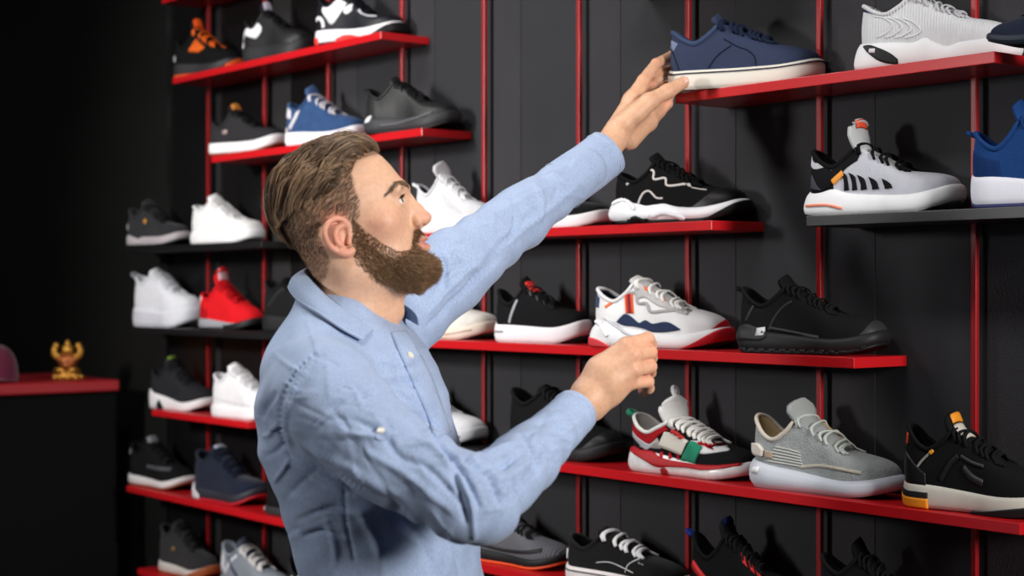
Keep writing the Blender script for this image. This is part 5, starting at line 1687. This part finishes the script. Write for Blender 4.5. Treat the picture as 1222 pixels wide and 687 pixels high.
w = onR * np.exp(-((sR - sElb - .01) / .085) ** 2)
disp += w * .0015 * np.sin(sR * 150 + 2.2 * np.sin(tR * 1.0 + .6) + .8 * np.sin(tR * 3 + sR * 40))
disp += onR * .0014 * np.sin(sR * 95 + 2.0 * np.cos(tR + 1) + 1.3 * np.sin(sR * 31 + tR * 2))
disp += onL * .0016 * np.sin(sL * 85 + 2.2 * np.cos(tL - .8) + 1.1 * np.sin(sL * 27 + tL * 2)) * sstep(.60, .40, sL)
x, y, z = SV.T
torso_w = (1 - onR) * (1 - onL)
disp += torso_w * .0016 * np.sin(z * 70 + 1.6 * np.sin(x * 22 + 1) + 1.4 * np.sin(y * 30 + z * 18))
disp += torso_w * .0010 * np.sin(x * 60 - z * 95 + 2 * np.sin(y * 24))

# folds traced where the cloth shows them: (pixels, half width px, depth mm; + ridge, - groove)
STROKES = [
    ([(545, 549), (556, 570), (572, 604)], 5, -5), ([(552, 547), (582, 565), (596, 600)], 5, -4.5), ([(536, 543), (545, 572), (556, 622)], 6, -4), ([(548, 566), (562, 600), (566, 640)], 5, 4), ([(520, 522), (536, 540), (548, 552)], 4, -5),
    ([(497, 524), (524, 540), (540, 560)], 5, 3.5), ([(480, 548), (512, 560), (548, 600)], 6, -3.2), ([(440, 540), (490, 570), (540, 612)], 7, 3), ([(420, 500), (452, 515), (478, 545)], 6, -3),
    ([(392, 488), (425, 474), (456, 470)], 6, -3), ([(404, 512), (436, 520), (470, 516)], 6, 2.6), ([(346, 545), (392, 566), (455, 596)], 6, -3.4), ([(360, 530), (410, 556), (470, 588)], 7, 2.6),
    ([(560, 548), (590, 540), (612, 528)], 5, 4), ([(566, 556), (600, 556), (622, 540)], 5, -3.5), ([(580, 575), (612, 566), (640, 540)], 6, 3), ([(600, 600), (632, 566), (652, 540)], 6, -2.5), ([(622, 520), (634, 536), (640, 560)], 5, -3),
    ([(386, 414), (362, 432), (346, 452), (335, 480), (334, 508), (338, 530), (346, 548)], 3, -3.2), ([(392, 420), (370, 438), (354, 458), (343, 484), (341, 510), (346, 530)], 4, 2.4),
    ([(328, 470), (318, 486), (312, 500)], 4, -3), ([(332, 505), (322, 518), (314, 520)], 4, 3), ([(338, 530), (326, 540), (318, 544)], 4, -3), ([(345, 548), (335, 566), (330, 574)], 4, 3),
    ([(346, 560), (380, 580), (420, 590)], 6, -2.6), ([(350, 590), (392, 610), (440, 612)], 6, 2.4), ([(356, 620), (396, 606), (430, 618)], 5, -2.4), ([(362, 640), (384, 634), (410, 640)], 4, -3), ([(410, 585), (416, 640), (428, 690)], 3, -2),
    ([(420, 420), (450, 450), (480, 500)], 8, -2.0), ([(470, 420), (482, 470), (505, 520)], 8, -1.8), ([(446, 430), (470, 440), (494, 436)], 5, -2), ([(470, 462), (500, 470), (520, 490)], 5, 2), ([(478, 490), (506, 500), (530, 524)], 5, -2.2),
    ([(512, 388), (548, 352), (596, 306)], 5, -3), ([(512, 372), (536, 344), (566, 318)], 5, 3), ([(505, 360), (526, 330), (548, 312)], 5, -3.5), ([(560, 340), (600, 290), (640, 250)], 6, -2.2), ([(580, 262), (620, 240), (660, 222)], 6, 2), ([(590, 300), (640, 262), (690, 222)], 6, 2), ([(524, 300), (532, 320), (530, 345)], 4, -3.5), ([(610, 236), (616, 260), (606, 290)], 4, -2), ([(640, 222), (648, 240), (644, 262)], 4, 1.8),
    ([(470, 600), (500, 640), (520, 687)], 8, -2.4), ([(430, 612), (450, 650), (456, 687)], 8, 2.2), ([(530, 640), (545, 665), (552, 687)], 6, -2.2), ([(390, 620), (400, 655), (398, 690)], 6, 1.8),
]
spx, spy = proj_c(SV)
rr = random.Random(5)
axisR = spline(np.array([(392, 470), (458, 542), (558, 598)], float), 60); axisF = spline(np.array([(566, 600), (628, 548), (684, 494)], float), 60); axisL = spline(np.array([(520, 345), (620, 259), (700, 200)], float), 60)
for ax_, n_, spread_, a0, sd in ((axisR, 34, 42, -.25, .45), (axisF, 30, 24, .55, .5), (axisL, 26, 26, .35, .45)):
    for _ in range(n_):
        i_ = rr.randrange(4, 56); c_ = ax_[i_]; d_ = ax_[min(i_ + 2, 59)] - ax_[i_ - 2]; d_ /= np.hypot(*d_)
        nn_ = np.array([-d_[1], d_[0]]); c_ = c_ + nn_ * rr.uniform(-1, 1) * spread_
        a_ = math.atan2(d_[1], d_[0]) + a0 + rr.gauss(0, sd); l_ = rr.uniform(9, 24); dv_ = np.array([math.cos(a_), math.sin(a_)])
        STROKES.append(([tuple(c_ - dv_ * l_), tuple(c_ + nn_ * rr.uniform(-3, 3)), tuple(c_ + dv_ * l_)], rr.uniform(2.4, 4.5), rr.choice((-1, 1)) * rr.uniform(.5, 1.1)))
for _ in range(46):
    c_ = np.array([rr.uniform(325, 545), rr.uniform(400, 690)]); a_ = rr.choice((-.5, .45, 1.2)) + rr.gauss(0, .3); l_ = rr.uniform(10, 34); dv_ = np.array([math.cos(a_), math.sin(a_)])
    STROKES.append(([tuple(c_ - dv_ * l_), tuple(c_ + np.array([rr.uniform(-4, 4), rr.uniform(-4, 4)])), tuple(c_ + dv_ * l_)], rr.uniform(2.6, 5.5), rr.choice((-1, 1)) * rr.uniform(.5, 1.2)))
facing = -(SN * (SV / np.linalg.norm(SV - np.array([0, 0, CAM_H]), axis=1)[:, None] - np.array([0, 0, CAM_H]) / np.linalg.norm(SV - np.array([0, 0, CAM_H]), axis=1)[:, None])).sum(1)
fw = sstep(-.15, .25, facing)
far = spx * 0
for pts, wd, amp in STROKES:
    P = spline(np.array(pts, float), 24)
    d = np.full(len(SV), 1e9); tt = np.zeros(len(SV))
    bb = (spx > P[:, 0].min() - 25) & (spx < P[:, 0].max() + 25) & (spy > P[:, 1].min() - 25) & (spy < P[:, 1].max() + 25)
    ii = np.flatnonzero(bb)
    if not len(ii): continue
    dd = np.hypot(spx[ii, None] - P[None, :, 0], spy[ii, None] - P[None, :, 1])
    k = dd.argmin(1); dm = dd[np.arange(len(ii)), k]
    fade = np.sin(np.pi * (.08 + .84 * k / 23)) ** .7
    disp[ii] += amp * .0021 * fade * np.exp(-(dm / (wd * .70)) ** 2) * fw[ii]
SV = SV + SN * disp[:, None]
SV = smooth_mesh(SV, SFc, 1, .35)
shirt = pobj('shirt', SV, SFc, M_shirt)
SBVH = BVHTree.FromPolygons([tuple(v) for v in SV], [tuple(f) for f in SFc.tolist()])
EYE = np.array([0, 0, CAM_H])


def on_shirt(px, py, off=0.0, fallback=2.4):
    d = PZ(px, py, 1.0) - EYE; d /= np.linalg.norm(d)
    h, n, i, t = SBVH.ray_cast(tuple(EYE), tuple(d))
    if h is None:
        h, n, i, t = SBVH.find_nearest(tuple(PZ(px, py, fallback)))
    n = np.array(n); n = n if n @ d < 0 else -n
    return np.array(h) + n * off, n


def shirt_strip(name, A, B, off, nu, nv, m, thick=.0025, parent=None):
    A, B = spline(np.array(A, float), nu), spline(np.array(B, float), nu)
    O = np.zeros((nu, nv, 3)); I = O.copy()
    for i in range(nu):
        for j in range(nv):
            q = A[i] + (B[i] - A[i]) * j / (nv - 1)
            p, n = on_shirt(q[0], q[1])
            O[i, j] = p + n * off; I[i, j] = p - n * thick
    V, F = slab(O, I)
    return pchild(name, V, F, m, parent or shirt)


M_shirt2 = M_shirt
# placket and front edge
shirt_strip('placket', [(466, 398), (477, 424), (494, 462), (509, 496), (518, 522)], [(484, 396), (498, 420), (514, 452), (528, 492), (536, 516)], .0038, 40, 7, M_shirt2)
M_thread = mat('pale_thread', (196, 208, 228), .9)
M_btn = mat('pearl_button', (228, 222, 206), .25, spec=.6)


def button(px, py, r=.0056):
    p, n = on_shirt(px, py, .0052)
    e1 = np.cross(n, (0, 0, 1)); e1 /= np.linalg.norm(e1); e2 = np.cross(n, e1)
    R = np.stack([e1, e2, n], 1)
    V, F = [], []
    prof = [(0, .0010), (.55, .0008), (.75, .0016), (.95, .0014), (1.0, .0004), (1.0, -.0012)]
    for q, h in prof:
        for k in range(20):
            a = 2 * math.pi * k / 20
            V.append(p + R @ np.array([q * r * math.cos(a), q * r * math.sin(a), h]))
    for i in range(len(prof) - 1):
        for k in range(20):
            F.append((i * 20 + k, i * 20 + (k + 1) % 20, (i + 1) * 20 + (k + 1) % 20, (i + 1) * 20 + k))
    return V, F


for b in ((487, 426), (456, 517)):
    if b == (456, 517):
        shirt_strip('sleeve_tab', [(449, 510), (458, 507), (466, 512)], [(448, 524), (456, 527), (465, 524)], .0016, 10, 6, M_shirt2)
    V, F = button(*b)
    pchild('button', V, F, M_btn, shirt)

# collar: band that folds over
top_k = [(447, 392, 2.318), (424, 377, 2.312), (399, 360, 2.322), (377, 342, 2.345), (362, 323, 2.40), (378, 320, 2.475), (415, 336, 2.502), (458, 350, 2.478), (481, 362, 2.425)]
bot_k = [(429, 410, 2.285), (406, 397, 2.268), (380, 379, 2.268), (357, 361, 2.300), (345, 344, 2.40), (362, 345, 2.515), (412, 366, 2.548), (470, 374, 2.500), (501, 388, 2.430)]
mid_off = .006
T3 = spline(np.array([P_(*k) for k in top_k]), 60); bot_p = [P_(*k) for k in bot_k]
for i in range(4): bot_p[i] = on_shirt(bot_k[i][0], bot_k[i][1], .006)[0]
B3 = spline(np.array(bot_p), 60)
cen = np.array([(T3[:, 0].min() + T3[:, 0].max()) / 2, 2.40, T3[:, 2].mean()])
rows = []
outw = (B3 + T3) / 2 - cen; outw[:, 2] = 0; outw /= np.linalg.norm(outw, axis=1)[:, None]
for f in np.linspace(0, 1, 9):
    p = T3 + (B3 - T3) * f + outw * (.0075 * math.sin(math.pi * min(1, f * 1.0)) ** .8) + np.array([0, 0, .004]) * math.sin(math.pi * f) * .5
    rows.append(p)
O = np.stack(rows, 1)
I = O - outw[:, None, :] * .0028
collar = pchild('collar', *slab(O, I), M_shirt2, shirt)
# edge stitching
for f in (.86,):
    P = T3 + (B3 - T3) * f + outw * (.0075 * math.sin(math.pi * f) ** .8 + .0006)
    pchild('stitching', *tube(P, .0006, 5), M_thread, collar)
# stand inside the fold
rows = []
for f, dz in ((0, 0), (.25, -.008), (.6, -.022), (1, -.040)):
    rows.append(T3 - outw * (.0030 + .002 * f) + np.array([0, 0, dz]))
O = np.stack(rows, 1)
pchild('collar_lining', *slab(O, O - outw[:, None, :] * .0015), M_navy, collar)

# cuffs
def cuff(axis, r, flat, upv, name='cuff'):
    A = spline(np.array(axis), 9)
    rr = np.linspace(r[0], r[1], 9)
    T = np.gradient(A, axis=0); T /= np.linalg.norm(T, axis=1)[:, None]
    n = 36; G = []
    for i in range(9):
        s = np.cross(T[i], upv); s /= np.linalg.norm(s); u = np.cross(s, T[i])
        G.append([A[i] + (rr[i] + .0006 * math.sin(3 * a + i)) * (math.cos(a) * s + flat * math.sin(a) * u) for a in 2 * np.pi * np.arange(n) / n])
    s = np.cross(T[-1], upv); s /= np.linalg.norm(s); u = np.cross(s, T[-1])
    for dr, dl in ((-.0012, .0012), (-.003, 0), (-.0035, -.02)):
        G.append([A[-1] + T[-1] * dl + (rr[-1] + dr) * (math.cos(a) * s + flat * math.sin(a) * u) for a in 2 * np.pi * np.arange(n) / n])
    s = np.cross(T[0], upv); s /= np.linalg.norm(s); u = np.cross(s, T[0])
    G.insert(0, [A[0] + (rr[0] - .004) * (math.cos(a) * s + flat * math.sin(a) * u) for a in 2 * np.pi * np.arange(n) / n])
    G = np.array(G); m = len(G)
    F = [(i * n + k, i * n + (k + 1) % n, (i + 1) * n + (k + 1) % n, (i + 1) * n + k) for i in range(m - 1) for k in range(n)]
    c = pchild(name, G.reshape(-1, 3), F, M_shirt2, shirt)
    for i in (1, 9):
        P = G[i] if i == 1 else G[8]
        P = P + (P - A[0 if i == 1 else 7]) * .012
        pchild('stitching', *tube(np.concatenate([P, P[:1]]), .0006, 5), M_thread, c)


cuff([P_(649, 528, 2.236), P_(668, 509, 2.276), P_(688, 490, 2.316)], (.0375, .0335), .92, (0, 1, 0))
cuff([P_(672, 221, 2.862), P_(698, 202, 2.905), P_(725, 182, 2.948)], (.0460, .0440), .72, (0, 1, 0))

# trousers and shoes below the frame
M_tr = mat('dark_denim', (38, 42, 54), .9, bump=.3, bscale=300, var=.08)
TRF = Field((-.36, 2.18, .04), (.06, 2.64, 1.06), .0075)
TRF.ball((-.158, 2.40, .97), .13, .03, sc=(.95, 1.25, .8))
for sy in (-1, 1):
    yy = 2.40 + sy * .095
    TRF.chain([(-.160, yy, .92), (-.150, yy, .50), (-.170, yy, .075)], [.105, .078, .062], .03)
TV, TF = TRF.mesh()
pobj('trousers', smooth_mesh(TV, TF, 2), TF, M_tr)
for sy in (-1, 1):
    s = Shoe(upper=leather((60, 44, 34)), sole=rubber((40, 34, 30)), laces=cloth((50, 40, 32)), wave=())
    parts = []
    V, F = join([(p[1], p[2]) for p in s.parts if p[0] in ('midsole', 'upper', 'lining', 'collar', 'tongue', 'laces')])
    V = V + np.array([-.165 - .085, 2.40 + sy * .095, .0005])
    pobj('shoe', V, F, leather((60, 44, 34)))
# ------------------------------------------------------------------ lights and camera
def area(name, loc, target, size, power, col=(1, 1, 1), size_y=None, spread=math.pi):
    l = bpy.data.lights.new(name, 'AREA'); l.energy = power; l.color = col; l.size = size
    if size_y: l.shape = 'RECTANGLE'; l.size_y = size_y
    l.spread = spread
    o = bpy.data.objects.new(name, l); COL.objects.link(o)
    o.location = loc
    d = Vector(target) - Vector(loc)
    o.rotation_euler = d.to_track_quat('-Z', 'Y').to_euler()
    return o


key = area('key_lamp', (-3.5, -1.9, 2.15), (-2.45, 2.3, 1.82), 0.45, 6.6, (1.0, 0.985, 0.96), spread=math.radians(50))
area('side_lamp', (1.6, 1.75, 2.2), (-1.9, 1.6, 1.6), 0.7, 18, (1, .975, .95), spread=math.radians(62))
for lx, le in ((-0.55, 2.5), (-1.9, 15), (-3.2, 20)):
    area('ceiling_lamp', (lx, 1.05, 3.05), (lx - .05, 1.75, 1.2), 0.7, le, (1, .99, .97), 0.35)
area('added_fill', (-2.2, -2.9, 1.3), (-2.1, 1.4, 1.3), 1.8, 7, (.96, .98, 1.0))  # unseen fill added to lift the shaded shirt below the arm
area('added_shelf_light', (-3.6, -1.6, 2.7), (-3.75, 2.2, 1.55), 0.5, 12, (1, .985, .96), spread=math.radians(46))
w = bpy.data.worlds.new('World'); S.world = w; w.use_nodes = True
w.node_tree.nodes['Background'].inputs[0].default_value = (1, 1, 1, 1)
w.node_tree.nodes['Background'].inputs[1].default_value = 0.014

cd = bpy.data.cameras.new('Camera'); cam = bpy.data.objects.new('Camera', cd); COL.objects.link(cam)
cam.location = (0, 0, CAM_H)
cam.rotation_euler = (math.pi / 2, 0, math.atan2(FWD[1], FWD[0]) - math.pi / 2)
cd.sensor_width = 36; cd.lens = 36 * FPX / W_PX
cd.clip_start = 0.05
cd.dof.use_dof = True; cd.dof.focus_distance = 2.68; cd.dof.aperture_fstop = 3.6
S.camera = cam
S.view_settings.view_transform = 'Standard'
S.view_settings.look = 'None'
S.view_settings.gamma = 1.0
S.view_settings.exposure = 0.0
try: S.view_settings.use_curve_mapping = False
except Exception: pass
